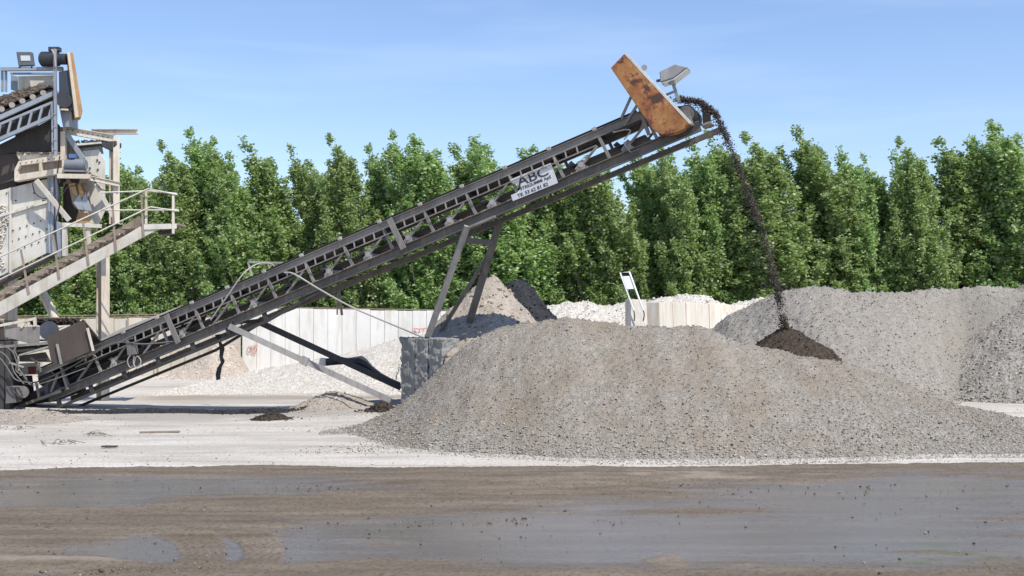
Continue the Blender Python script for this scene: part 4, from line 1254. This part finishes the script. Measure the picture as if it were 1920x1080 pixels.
# motor on the platform
mo = MB(); mo.cyl(at(124, 309, YP - .35), at(150, 309, YP - .35), .165, 20); mo.cyl(at(150, 309, YP - .35), at(160, 309, YP - .35), .175, 20); mo.cyl(at(160, 309, YP - .35), at(162, 309, YP - .35), .14, 20)
for q_ in range(6): mo.cyl(at(126 + q_ * 4, 309, YP - .35), at(127 + q_ * 4, 309, YP - .35), .18, 20)
mo.beam(at(122, 321, YP - .35), at(163, 322, YP - .35), .3, .06)
mt = mo.build('screen_motor', M['motor'], plant)
mb = MB(); mb.beam(at(131, 293, YP - .4), at(142, 293, YP - .4), .16, .12); mb.build('terminal_box', M['blue'], mt)
# pleated deflector plates
for (a_, b_, c_, e_, mm) in (((128, 345), (140, 342), (146, 368), (137, 363), M['orange_pale']), ((145, 345), (150, 343), (158, 366), (151, 374), M['orange_pale']),
                             ((150, 362), (157, 394), (147, 393), (137, 380), M['galv']), ((160, 360), (172, 396), (159, 395), (152, 378), M['galv'])):
    plate('deflector', [a_, b_, c_, e_], YP - .2, .04, mm)
plate('deflector', [(128, 345), (146, 343), (147, 395), (136, 384)], YP - .1, .04, M['wood'])
plate('deflector', [(147, 343), (163, 343), (172, 396), (150, 396)], YP - .08, .04, M['wood'])
plate('lip', [(146, 399), (166, 399), (168, 424), (140, 424)], YP - .05, .04, M['orange_pale'])
# small frame under the bin
bar('frame_post', (122, 418), (122, 480), YP - .3, YP - .3, .12, .13, M['white_clean'], up=(0, 1, 0))
bar('frame_post', (166, 418), (166, 470), YP - .3, YP - .3, .12, .11, M['cream'], up=(0, 1, 0))
bar('frame_rail', (118, 421), (190, 424), YP - .36, YP - .36, .10, .11, M['white_clean'])
plate('frame_back', [(106, 415), (118, 418), (118, 482), (106, 482)], YP - .28, .03, M['galv'])
plate('dark_apron', [(-60, 552), (92, 476), (92, 484), (-60, 562)], YP + .02, .4, M['brown_plate'])

for pts in ([(60, 340), (66, 362), (82, 372), (97, 366)], [(112, 292), (108, 330), (112, 380), (104, 420), (108, 470)], [(150, 322), (146, 345), (126, 352), (114, 372)], [(168, 322), (186, 352), (204, 360), (212, 380)]):
    mb = MB(); mb.tube([at(x, y, YP - .42) for x, y in pts], .016, 6, 5); mb.build('hose', M['rubber'], plant)
for i in range(9):
    px = 126 + i * 9.5; mb = MB(); p_ = at(px, 241.5 + (px - 118) * .19, YP + .08); mb.cyl(p_, p_ + A3(0, .05, 0), .02, 6); mb.build('bolt', M['brown_plate'], plant)
for i in range(8):
    px = 38 + i * 10.6; mb = MB(); p_ = at(px, 306 - (px - 38) * .145, Yb0 - .02); mb.cyl(p_, p_ + A3(0, .05, 0), .016, 6); mb.build('bolt', M['brown_plate'], plant)
rgp = np.random.default_rng(31)
for (x0, x1, y0, y1, Yq, kk_) in ((108, 170, 325, 326.5, YP - .3, 260), (32, 112, 286, 289, YP - .02, 260), (140, 215, 263, 268, YP + .4, 160)):
    tt = rgp.random(kk_); P = np.array([at(x0 + (x1 - x0) * t_, y0 + (y1 - y0) * rgp.random(), Yq + rgp.uniform(-.1, .2)) for t_ in tt])
    s1, f1_ = make_stones(P, rgp.uniform(.012, .04, kk_), rgp)
    link_mesh('spilled_grit', s1, f1_, M['sand_s'], plant)['kind'] = 'stuff'
bar('stiffener', (20, 352), (20, 512), YP - .04, YP - .04, .06, .06, M['white_clean'], up=(0, 1, 0))
bar('stiffener', (-30, 414), (96, 376), YP - .05, YP - .05, .05, .07, M['white_clean'])
# feed conveyor on top
fcv = thing('feed_conveyor', at(60, 700, YP - .6) * A3(1, 1, 0), 'grey feed conveyor on top of the plant carrying dark gravel', 'conveyor')
YF = YP - .55
def fbar(nm, a_, b_, w_, h_, mat, dy=0.0): return bar(nm, a_, b_, YF + dy, YF + dy, w_, h_, mat, fcv)
for dy in (0, 1.0):
    fbar('side_rail', (-60, 248), (108, 172), .09, .13, M['galv'], dy)
    fbar('side_rail', (-60, 258), (101, 191), .06, .07, M['galv'], dy)
    fbar('lower_chord', (-60, 287), (98, 218), .08, .10, M['galv'], dy)
for i in range(7):
    px = -22 + i * 19.5; y0 = 191 - (px - 101) * .416; y1 = 218 - (px - 98) * .437
    fbar('lattice_bar', (px + 4, y0), (px - 3, y1), .05, .06, M['galv'])
for i in range(7):
    px = -36 + i * 19.5; py = 219.5 - (px + 36) * .39
    mb = MB(); mb.cyl(at(px, py, YF), at(px + 2, py + 8, YF + .3), .085, 12); mb.build('carrying_roller', M['steel_light'], fcv)
plate('belt', [(-60, 238), (98, 166), (98, 172), (-60, 246)], YF + .1, .8, M['rubber'], fcv)
plate('return_belt', [(-60, 262), (97, 194), (97, 214), (-60, 284)], YF + .45, .4, M['rubber'], fcv)
plate('back_tray', [(-60, 256), (97, 188), (97, 214), (-60, 284)], YF + .25, .03, M['dark_steel'], fcv)
plate('under_tray', [(-60, 300), (98, 222), (112, 236), (112, 282), (30, 286), (-60, 300)], YF + .75, .05, M['dark_steel'], fcv)
# head box and frame
plate('head_box', [(34, 143), (101, 141), (101, 168), (34, 172)], YF + .75, .04, M['white_paint'], fcv)
plate('head_box', [(20, 140), (33, 143), (33, 172), (20, 168)], YF + .85, .04, M['galv'], fcv)
fbar('top_frame', (2, 130), (118, 129), .12, .10, M['galv'], .4); fbar('top_frame', (20, 138), (102, 138), .08, .05, M['galv'], .7)
for px in (4, 11): fbar('frame_post', (px, 133), (px, 172), .06, .06, M['galv'], .5)
fbar('stand_pipe', (103, 92), (105, 292), .075, .075, M['galv'], -.12); fbar('stand_pipe', (98, 192), (99, 292), .045, .045, M['galv'], -.08)
for py in (214, 238, 262, 280): fbar('rung', (97, py), (106, py), .03, .03, M['galv'], -.16)
mb = MB(); mb.tube([at(97, 93, YF - .2), at(102, 103, YF - .2), at(104, 125, YF - .2)], .025, 6, 4); mb.tube([at(106, 93, YF - .2), at(103, 103, YF - .2), at(103, 112, YF - .2)], .025, 6, 4); mb.build('cable', M['light_cable'], fcv)
mo = MB(); mo.cyl(at(78, 111, YF + .2), at(110, 111, YF + .2), .205, 20); mo.cyl(at(75.5, 111, YF + .2), at(78, 111, YF + .2), .15, 20, .2); mo.cyl(at(110, 111, YF + .2), at(125, 111, YF + .2), .16, 20)
for q_ in range(7): mo.cyl(at(80 + q_ * 4, 111, YF + .2), at(81 + q_ * 4, 111, YF + .2), .222, 20)
mt = mo.build('drive_motor', M['motor_dark'], fcv)
mb = MB(); mb.beam(at(93, 93, YF + .2), at(113, 93, YF + .2), .2, .12); mb.build('terminal_box', M['motor_dark'], mt)
plate('drum_housing', [(110, 134), (128, 131), (132, 160), (138, 207), (111, 207)], YF + .15, .6, M['navy'], fcv)
mb = MB(); mb.cyl(at(120, 188, YF - .02), at(120, 188, YF + .14), .22, 18); mb.build('drive_drum', M['motor_dark'], fcv)
plate('discharge_chute', [(112, 208), (134, 208), (135, 238), (118, 238)], YF + .3, .5, M['galv'], fcv)
fbar('bracket', (112, 205), (128, 206), .08, .05, M['cream'], .05)
mb = MB(); mb.prism([at(125, 100, YF + .05), at(137, 97, YF + .05), at(155, 208, YF + .05), at(152, 220, YF + .05), at(140, 221, YF + .05)], (-.20, .45, 0)); g_ = mb.build('belt_guard', M['orange_pale'], fcv, bevel=.02)
mb = MB(); mb.prism([at(126, 99, YF + .03), at(131, 97.5, YF + .03), at(147, 219, YF + .03), at(141, 220.5, YF + .03)], (0, .018, 0)); mb.build('guard_face', M['cream'], g_)
# floodlight
mb = MB(); mb.prism([at(30, 97, YF + .3), at(58.5, 97, YF + .3), at(62, 122, YF + .3), at(34, 123, YF + .3)], (0, .16, 0)); fl_ = mb.build('floodlight', M['lamp_dark'], fcv, bevel=.015)
plate('lamp_glass', [(38, 104), (56, 104), (57, 114), (39, 114)], YF + .285, .012, M['glass'], fl_)
mb = MB(); mb.beam(at(38, 122, YF + .36), at(37, 128, YF + .36), .04, .04, (0, 1, 0)); mb.beam(at(59, 122, YF + .36), at(60, 128, YF + .36), .04, .04, (0, 1, 0)); mb.build('lamp_yoke', M['lamp_dark'], fl_)
# gravel on the feed belt
rg = np.random.default_rng(99); k = 5200
t = rg.random(k); px = -60 + t * 158
crown = np.interp(px, [-60, 0, 45, 70, 98], [205, 183, 167, 163, 164]); bedy = 240 - (px + 60) * .46
ul = rg.uniform(-1, 1, k)
topy = bedy + (crown - bedy) * (1 - ul ** 2) * rg.random(k) ** .35
P = np.array([at(a_, b_, YF + .5) for a_, b_ in zip(px, topy)]); P[:, 1] += ul * .36; 
sv, sf = make_stones(P, .03 + .035 * rg.random(k) ** 2, rg)
tag(link_mesh('belt_load', sv, sf, stones_mat('feed_stones', (.045, .038, .032), (.115, .095, .078), (.20, .17, .14))), 'dark brown gravel heaped on the feed conveyor of the plant', 'gravel', kind='stuff')
# white gravel spilling on the hopper's left edge
k = 900
px = rg.uniform(-20, 19, k); py = rg.uniform(385, 505, k)
kk = px < 10 + 8 * np.sin(py * .05)
P = np.array([at(a_, b_, YP - .03) for a_, b_ in zip(px[kk], py[kk])])
sv, sf = make_stones(P, rg.uniform(.02, .045, len(P)), rg)
link_mesh('gravel_crust', sv, sf, M['white_s'], plant)['kind'] = 'stuff'

# ------------------------------------------------------------------ staircase
YS, YS2 = 31.6, 32.5
stair = thing('steel_staircase', at(270, 740, 32) * A3(1, 1, 0), 'dusty white steel staircase with pipe handrails climbing to a landing', 'staircase')
sv0, sv1 = (-60, 607), (272, 443)
for Y in (YS, YS2):
    mb = MB(); q = [(-60, 597), (232, 443), (262, 425), (296, 420), (296, 431), (268, 445), (-60, 626)]
    dy = 0 if Y == YS else -20
    q = q if Y == YS else q[:3] + q[5:]
    mb.prism([at(x, y + dy, Y) for x, y in q], (0, .035, 0)); mb.build('stringer', M['white_paint'] if Y == YS else M['wood'], stair, bevel=.008)
slope = (597 - 443) / (232 + 60.)
for i in range(13):
    px = -44 + i * 23.4; py = 592 - (px + 60) * slope
    mb = MB(); mb.beam(at(px - 4, py - 6, (YS + YS2) / 2 + .02), at(px + 18, py - 6, (YS + YS2) / 2 + .02), .86, .06); 
    tr = mb.build('tread', M['wood'], stair)
    k = 26; P = np.array([at(px + random.uniform(-3, 16), py - 8, random.uniform(YS + .06, YS2)) for _ in range(k)])
    s1, f1_ = make_stones(P, rg.uniform(.015, .05, k), rg)
    link_mesh('spilled_grit', s1, f1_, M['sand_s'], tr)['kind'] = 'stuff'
plate('landing', [(262, 420), (333, 418), (333, 422), (262, 425)], YS + .04, .86, M['wood'], stair)
plate('landing_edge', [(268, 421), (331, 420), (331, 429), (268, 431)], YS - .03, .03, M['white_clean'], stair)
plate('landing_beam', [(296, 432), (322, 431), (322, 438), (296, 440)], YS + .3, .4, M['brown_plate'], stair)
def srail(pts, Y, r=.022, mat=M['white_clean'], name='handrail'):
    mb = MB(); mb.tube([at(x, y, Y) for x, y in pts], r, 8, 1); mb.build(name, mat, stair)
srail([(-60, 509), (278, 354), (332, 365)], YS - .05); srail([(-60, 553), (282, 388), (336, 396)], YS - .05)
srail([(190, 361), (280, 358), (332, 363)], YS2); srail([(190, 394), (335, 394)], YS2)
for (a_, b_) in (((39, 468), (54, 550)), ((99, 437), (111, 522)), ((155, 412), (166, 496)), ((211, 386), (217, 470)), ((265, 360), (269, 444))):
    bar('rail_post', a_, b_, YS - .02, YS - .02, .03, .055, M['wood'], stair, up=(1, 0, 0))
for (px, y0, y1, Y) in ((274, 357, 422, YS + .1), (325, 363, 438, YS - .02), (325, 362, 420, YS2)):
    bar('rail_post', (px, y0), (px, y1), Y, Y, .05, .065, M['cream'], stair, up=(1, 0, 0))

# ------------------------------------------------------------------ transfer conveyor at the tail
tcv = thing('transfer_conveyor', at(60, 760, 31.6) * A3(1, 1, 0), 'low dark transfer conveyor dropping onto the tail of the long conveyor', 'conveyor')
YT = 31.4
def tp(name, pts, Y, th, mat, parent=tcv): return plate(name, pts, Y, th, mat, parent)
tp('skirt_plate', [(9, 613), (75, 612), (73, 649), (40, 640), (9, 632)], YT - .6, .03, M['steel_light'])
mb = MB(); mb.cyl(at(92, 620, YT - .5), at(92, 620, YT + .5), .26, 24); mb.build('end_drum', M['navy'], tcv)
mb = MB(); mb.beam(at(-60, 601, YT), at(92, 603, YT), .8, .03); mb.beam(at(-60, 637, YT), at(92, 638, YT), .8, .03); mb.build('belt', M['rubber'], tcv)
bar('side_rail', (-60, 622), (65, 598), YT - .62, YT - .62, .08, .07, M['cream'], tcv)
bar('bracket', (40, 615), (50, 602), YT - .62, YT - .62, .05, .05, M['cream'], tcv)
bar('bracket', (65, 595), (66, 612), YT - .62, YT - .62, .07, .07, M['cream'], tcv, up=(1, 0, 0))
mb = MB(); mb.prism([at(87, 631, YT - 1.0), at(155, 600, YT - 1.0), at(166, 620, YT - 1.0), at(174, 656, YT - 1.0), at(115, 682, YT - 1.0), at(96, 679, YT - 1.0)], (.0, .03, 0)); mb.build('chute_plate', M['brown_plate'], tcv)
mb = MB(); mb.prism([at(155, 600, YT - .96), at(190, 641, YT - .2), at(174, 656, YT - .2), at(160, 618, YT - .9)], (0, .03, 0)); mb.build('chute_side', M['brown_plate'], tcv)
bar('chute_rib', (164, 615), (175, 658), YT - 1.05, YT - 1.05, .04, .06, M['cream'], tcv, up=(1, 0, 0))
bar('chute_rib', (107, 645), (115, 683), YT - 1.05, YT - 1.05, .04, .06, M['leg'], tcv, up=(1, 0, 0))
bar('chute_rib', (155, 600), (190, 642), YT - 1.0, YT - .22, .04, .05, M['brown_plate'], tcv)
rgk = np.random.default_rng(3); k = 900
P = np.array([at(a_, b_, YT + c_) for a_, b_, c_ in zip(rgk.uniform(60, 148, k), rgk.uniform(598, 608, k), rgk.uniform(-.3, .35, k))])
s1, f1_ = make_stones(P, rgk.uniform(.02, .06, k), rgk)
tag(link_mesh('belt_load', s1, f1_, M['dark_s']), 'dark gravel on the low transfer conveyor beside its chute plate', 'gravel', kind='stuff')
tp('lower_skirt', [(35, 667), (85, 660), (96, 679), (36, 678)], YT - .4, .03, M['brown_plate'])
bar('frame_rail', (-60, 655), (95, 643), YT - .7, YT - .7, .08, .07, M['steel_light'], tcv)
bar('frame_rail', (-60, 668), (94, 652), YT - .5, YT - .5, .08, .07, M['dark_steel'], tcv)
bar('frame_rail', (36, 666), (92, 650), YT - .75, YT - .75, .05, .05, M['leg'], tcv)
for px, wd in ((-20, .3), (5, .25), (17, .14)):
    p_ = at(px, 640, YT - .6); mb = MB(); mb.beam(p_, A3(p_[0], p_[1], 0), wd, .25, (0, 1, 0)); mb.build('leg', M['dark_steel'], tcv)
tp('gear_case', [(-40, 690), (22, 690), (22, 755), (-40, 762)], YT - .3, .5, M['dark_steel'])
tp('gear_case', [(12, 725), (28, 725), (30, 755), (10, 757)], YT - .9, .4, M['steel'])
mb = MB(); mb.cyl(at(42, 735, YT - .9), at(42, 735, YT - .3), .17, 16); mb.build('pulley', M['steel'], tcv)
tp('marker_box', [(34, 682), (68, 680), (67, 702), (36, 703)], YT + .3, .3, M['white_paint'])
tp('marker_box', [(52, 688), (68, 687), (67, 701), (53, 702)], YT + .27, .03, M['red'])
for pts in ([(-20, 640), (10, 650), (25, 662), (35, 690), (50, 712)], [(-20, 655), (5, 662), (20, 680), (28, 700), (45, 720)], [(-20, 668), (0, 672), (14, 690), (30, 712), (60, 718)], [(26, 655), (34, 675), (30, 695), (48, 705)]):
    mb = MB(); mb.tube([at(x, y, YT - 1.15) for x, y in pts], .018, 6, 5); mb.build('hose', M['cable'], tcv)
tp('side_sheet', [(-60, 642), (36, 650), (88, 640), (96, 652), (36, 668), (-60, 664)], YT + .3, .03, M['dark_steel'])
tp('side_sheet', [(-60, 704), (60, 704), (66, 758), (-60, 766)], YT + .4, .03, M['dark_steel'])
tp('rubber_flap', [(0, 652), (30, 655), (34, 706), (20, 712), (-4, 700)], YT - .2, .03, M['rubber'])
tp('guard_plate', [(-40, 600), (6, 604), (8, 640), (-40, 646)], YT - .3, .03, M['brown_plate'])
for i in range(7):
    a_ = (random.uniform(-10, 80), random.uniform(645, 720)); b_ = (a_[0] + random.uniform(-25, 30), a_[1] + random.uniform(-22, 26))
    bar('brace', a_, b_, YT - .85 + .06 * i, YT - .8 + .06 * i, .035, .05, (M['steel'], M['leg'], M['brown_plate'])[i % 3], tcv)
# tail frame of the long conveyor
for (a_, b_, l, w_, mm) in (((20, 745), (20, 700), -.1, .12, M['dark_steel']), ((68, 718), (74, 748), -.12, .05, M['leg']), ((108, 702), (96, 735), -.1, .05, M['steel_light']), ((118, 700), (127, 730), -.12, .06, M['steel_light'])):
    mb = MB(); mb.beam(CP(*a_, l), CP(*b_, l), w_, .06, cl); mb.build('tail_bar', mm, conv)
mb = MB(); mb.prism([CP(-10, 742, 0), CP(60, 735, 0), CP(105, 712, 0), CP(118, 735, 0), CP(60, 757, 0), CP(0, 764, 0)], cl * BW); mb.build('tail_box', M['dark_steel'], conv)
mb = MB(); mb.beam(CP(18, 768, -.1), CP(115, 733, -.1), .05, .08, cu); mb.build('tail_rail', M['steel_light'], conv)
mb = MB(); mb.cyl(CP(96, 731, .05), CP(96, 731, .7), .19, 16); mb.build('tail_motor', M['navy'], conv)

# ------------------------------------------------------------------ litter on the yard floor
pl = MB(); a_, b_ = gnd(262, 812), gnd(337, 811)
pl.beam(a_ + A3(0, 0, .02), b_ + A3(0, 0, .025), .10, .03); tag(pl.build('plank', M['wood']), 'thin pale board lying on the floor below the conveyor', 'plank')
br = thing('scrap_bracket', gnd(203, 840), 'bent dark scrap iron lying on the pale floor near the road', 'scrap')
mb = MB(); a_ = gnd(203, 840)
mb.beam(a_ + A3(-.13, 0, .03), a_ + A3(.15, .02, .03), .05, .03); mb.beam(a_ + A3(-.10, .1, .03), a_ + A3(.14, .14, .02), .04, .02); mb.build('bar', M['dark_steel'], br)
for sd, (px, py) in enumerate(((20, 806), (188, 818), (110, 835))):
    r_ = random.Random(sd); c_ = gnd(px, py)
    tw = thing('dry_twigs', c_, ('dry twigs by the dirt ridge at the conveyor tail', 'dry twigs below the thin pale board', 'dry twigs left of the bent scrap iron')[sd], 'twigs')
    for i in range(7):
        a_ = c_ + A3(r_.uniform(-.3, .3), r_.uniform(-.2, .2), .01)
        mb = MB(); mb.tube([a_, a_ + A3(r_.uniform(-.15, .15), r_.uniform(-.1, .1), r_.uniform(.03, .1)), a_ + A3(r_.uniform(-.35, .35), r_.uniform(-.1, .1), .02)], .006, 4, 4)
        mb.build('twig', M['bark'], tw)

# ------------------------------------------------------------------ poplars
def poplar_mesh(seed, H=12.0, nleaf=19000):
    rg = np.random.default_rng(seed)
    lean = rg.uniform(.8, 1.8)
    def leader(z):
        t = z / H
        return np.stack([-lean * t ** 3.5 + .12 * np.sin(z * .7 + seed), .1 * np.cos(z * .6 + seed * 2), z], -1)
    mb = MB()
    zs = np.linspace(-.3, H * .95, 40)
    P = leader(zs)
    rad = lambda z: .15 * (1 - .92 * z / H) + .008
    mb.tube(P, [rad(max(0, z)) for z in zs], 7, 1)
    segs = []
    # ascending limbs, each a feathered plume
    nb_ = 84
    for i in range(nb_):
        z0 = H * (.04 + .80 * (i / nb_) ** .92) + rg.uniform(-.12, .12)
        az = rg.uniform(0, 2 * np.pi)
        t = z0 / H
        reach = (1.75 * (1 - t) ** .85 * min(1, .7 + t * 1.5) + .12) * rg.uniform(.55, 1.25)
        rise = min(reach * rg.uniform(1.2, 2.3) + .40, H * .99 - z0)
        p0 = leader(np.array([z0]))[0]
        s_ = np.linspace(0, 1, 6)
        out_ = reach * s_ ** .8
        B = np.stack([p0[0] + np.cos(az) * out_ - .30 * s_ ** 2, p0[1] + np.sin(az) * out_, p0[2] + rise * s_ ** 1.15], -1)
        mb.tube(B, [.03 * (1 - t * .6) * (1 - q_ * .8) + .004 for q_ in s_], 4, 1)
        segs.append((B, reach + rise, .21 + .14 * (1 - t), .25))
    segs.append((leader(np.linspace(H * .50, H * .92, 10)), 6.5, .26, .0))
    segs.append((leader(np.linspace(H * .74, H * 1.01, 10)), 8.0, .20, .0))
    # second leaders that end in plumes of their own, bent over by the wind
    for j in range(rg.integers(3, 6)):
        zb_ = H * rg.uniform(.35, .62); zt_ = H * rg.uniform(.76, .95); az = rg.uniform(0, 2 * np.pi); w_ = rg.uniform(.45, 1.0)
        q_ = np.linspace(0, 1, 10)
        B = leader(zb_ + (zt_ - zb_) * q_) + np.stack([np.cos(az) * w_ * q_ ** .6 - .35 * q_ ** 3, np.sin(az) * w_ * q_ ** .6, q_ * 0], -1)
        mb.tube(B, [.05 * (1 - .9 * x_) + .004 for x_ in q_], 5, 1)
        segs.append((B[2:], 4.4, .24, .0))
        segs.append((B[5:], 3.6, .17, .0))
    Ltot = sum(s_[1] for s_ in segs)
    C_ = []
    for B, L, spread, st_ in segs:
        k_ = int(nleaf * L / Ltot)
        # leaves sit in small bunches along the limb
        nbun = max(3, k_ // 13)
        tb = st_ + (1 - st_) * rg.random(nbun) ** (.75 if st_ > 0 else 1.15)
        u = tb * (len(B) - 1); i0 = np.minimum(u.astype(int), len(B) - 2); f = u - i0
        cb = B[i0] * (1 - f[:, None]) + B[i0 + 1] * f[:, None]
        cb = cb + rg.standard_normal((nbun, 3)) * (spread * (1.2 - .95 * tb))[:, None] * np.array([1, 1, 1.2])
        ib = rg.integers(0, nbun, k_)
        C_.append(cb[ib] + rg.standard_normal((k_, 3)) * np.array([.085, .085, .10]))
    C_ = np.concatenate(C_)
    C_ = C_[C_[:, 2] > .3]
    k_ = len(C_)
    s_ = rg.uniform(.038, .072, k_)
    # leaf frame: hanging leaves turned by a wind from the right
    d_ = rg.standard_normal((k_, 3)) * .55 + np.array([-.75, 0, -.15]); d_ /= np.linalg.norm(d_, axis=1, keepdims=True)
    n_ = rg.standard_normal((k_, 3)) * .55 + np.array([.38, -.62, .55]); n_ -= d_ * (n_ * d_).sum(1, keepdims=True); n_ /= np.linalg.norm(n_, axis=1, keepdims=True)
    e_ = np.cross(d_, n_)
    L_ = s_[:, None] * 1.25; W_ = s_[:, None] * .95
    q = np.stack([C_ - d_ * L_, C_ + e_ * W_ - d_ * L_ * .2, C_ + d_ * L_ * 1.1, C_ - e_ * W_ - d_ * L_ * .2], 1)
    q = q if np.cross(q[0, 1] - q[0, 0], q[0, 2] - q[0, 0]) @ n_[0] > 0 else q[:, ::-1]
    leafV = q.reshape(-1, 3); leafF = np.arange(4 * k_).reshape(-1, 4)
    me = bpy.data.meshes.new('poplar_crown')
    me.vertices.add(len(leafV)); me.vertices.foreach_set('co', leafV.astype(np.float32).ravel())
    me.loops.add(4 * k_); me.loops.foreach_set('vertex_index', leafF.astype(np.int32).ravel())
    me.polygons.add(k_); me.polygons.foreach_set('loop_start', np.arange(0, 4 * k_, 4, dtype=np.int32))
    me.update(calc_edges=True); me.materials.append(M['leaf'])
    tm = bpy.data.meshes.new('poplar_trunk'); tm.from_pydata(mb.V, [], mb.F); tm.materials.append(M['bark']); tm.update()
    return me, tm


PROTO = [poplar_mesh(100 + i, 12.0, 28000) for i in range(8)]


def place_poplar(i, px, py, Y, label, wid=1.0, pr=None):
    topz = at(px, py, Y)[2]
    s_ = topz / 12.0
    me, tm = PROTO[(i * 3 + i // 8) % 8 if pr is None else pr]
    X_ = (px - 960) / F * Y + 1.15 * s_
    r = bpy.data.objects.new('poplar_tree', None); col.objects.link(r)
    r.location = (X_, Y, -.05); r.scale = (wid * s_, wid * s_, s_)
    r.rotation_euler = (0, 0, random.uniform(-.35, .35))
    tag(r, label, 'tree', 'poplars in the row beyond the yard')
    for nm, dt in (('trunk', tm), ('crown', me)):
        c_ = bpy.data.objects.new(nm, dt); col.objects.link(c_); c_.parent = r


front = [(-40, 300, 'poplar behind the feed conveyor at the left edge'), (30, 320, 'poplar behind the hopper plate of the white plant'),
         (110, 330, 'poplar hidden behind the pleated plates of the plant'), (180, 300, 'poplar showing beside the upper plant column'),
         (237, 287, 'poplar rising just right of the plant column'), (316, 272, 'poplar rising straight above the stair landing'),
         (352, 238, 'tallest sharp tipped poplar just right of the landing rails'), (408, 262, 'broad twin topped poplar right of the tallest sharp tip'),
         (492, 268, 'thin topped leaning poplar left of the pale gap of sky'), (563, 276, 'poplar with a rounded tip above the small pipe guard'),
         (628, 260, 'pointed poplar above the lower third of the conveyor'), (683, 268, 'bushy poplar over the splice plate of the conveyor'),
         (742, 250, 'slender high poplar above the middle of the conveyor'), (805, 256, 'pointed poplar directly over the lower tall leg'),
         (862, 274, 'lower rounded poplar between two pointed ones over the tall legs'), (924, 260, 'isolated narrow tip left of the lettered board'),
         (992, 274, 'small poplar tip peeping over the lettered board'), (1060, 285, 'poplar behind the lettered board'), (1125, 292, 'poplar under the cable loop of the conveyor'),
         (1190, 285, 'poplar below the orange guard supports'), (1255, 272, 'poplar directly below the rusty orange guard'), (1315, 262, 'poplar below the head drum'),
         (1372, 246, 'poplar immediately behind the top of the falling stream'), (1425, 252, 'poplar just right of the falling stream'),
         (1497, 240, 'tall pointed poplar second right of the falling stream'), (1548, 268, 'small topped poplar over the rounded pale pile'),
         (1592, 282, 'blunt poplar over the long pale pile left of the wide notch'), (1634, 296, 'lowest drooping poplar at the left side of the wide notch'),
         (1697, 262, 'pointed poplar at the right side of the wide notch'), (1768, 255, 'narrow spired poplar above the long pale pile'),
         (1832, 262, 'twin headed poplar over the coarse stone pile'), (1895, 222, 'highest poplar at the right edge of the row'), (1965, 250, 'poplar leaving the picture past the highest right one')]
for i, (px, py, lb) in enumerate(front):
    place_poplar(i, px, py, 59.5 + 1.2 * math.sin(i * 2.4), lb, random.uniform(.95, 1.38))
lm = ['the feed conveyor', 'the plant column', 'the stair landing', 'the tallest sharp tip', 'the pale sky gap', 'the pipe guard', 'the splice plate', 'the lower tall leg', 'the upper tall leg',
      'the lettered board', 'the black asphalt heap', 'the tilted white frame', 'the cream barrier', 'the low white mound', 'the falling stream', 'the rounded pale pile', 'the wide notch', 'the spired poplar', 'the coarse stone pile', 'the highest right poplar']
for i, nm in enumerate(lm):
    px = -10 + i * 101 + random.uniform(-14, 14)
    place_poplar(i + 4, px, random.uniform(278, 330), 64 + random.uniform(-1, 1.5), 'rear row poplar half hidden by the front row beyond ' + nm, 1.3)

# undergrowth along the foot of the trees
rg = np.random.default_rng(12); k = 36000
bx_ = rg.uniform(-31, 31, 260); by_ = rg.uniform(55.5, 57.5, 260); bh = rg.uniform(.6, 2.6, 260) * np.where(bx_ < -13, 1.35, 1.0)
ib = rg.integers(0, 260, k)
u = rg.random(k) ** .6
C_ = np.stack([bx_[ib] + rg.normal(0, .45, k), by_[ib] + rg.normal(0, .4, k), bh[ib] * u + rg.normal(0, .12, k)], -1)
C_[:, 2] = np.maximum(C_[:, 2], .03)
d_ = rg.standard_normal((k, 3)); d_ /= np.linalg.norm(d_, axis=1, keepdims=True)
n_ = rg.standard_normal((k, 3)) + np.array([.2, -.4, .6]); n_ -= d_ * (n_ * d_).sum(1, keepdims=True); n_ /= np.linalg.norm(n_, axis=1, keepdims=True)
e_ = np.cross(d_, n_); s_ = rg.uniform(.05, .10, k)[:, None]
q = np.stack([C_ - d_ * s_, C_ + e_ * s_ * .6, C_ + d_ * s_, C_ - e_ * s_ * .6], 1).reshape(-1, 3)
tag(link_mesh('undergrowth', q, np.arange(4 * k).reshape(-1, 4), M['leaf_bush']), 'bright green scrub along the foot of the poplar row', 'undergrowth', kind='stuff')
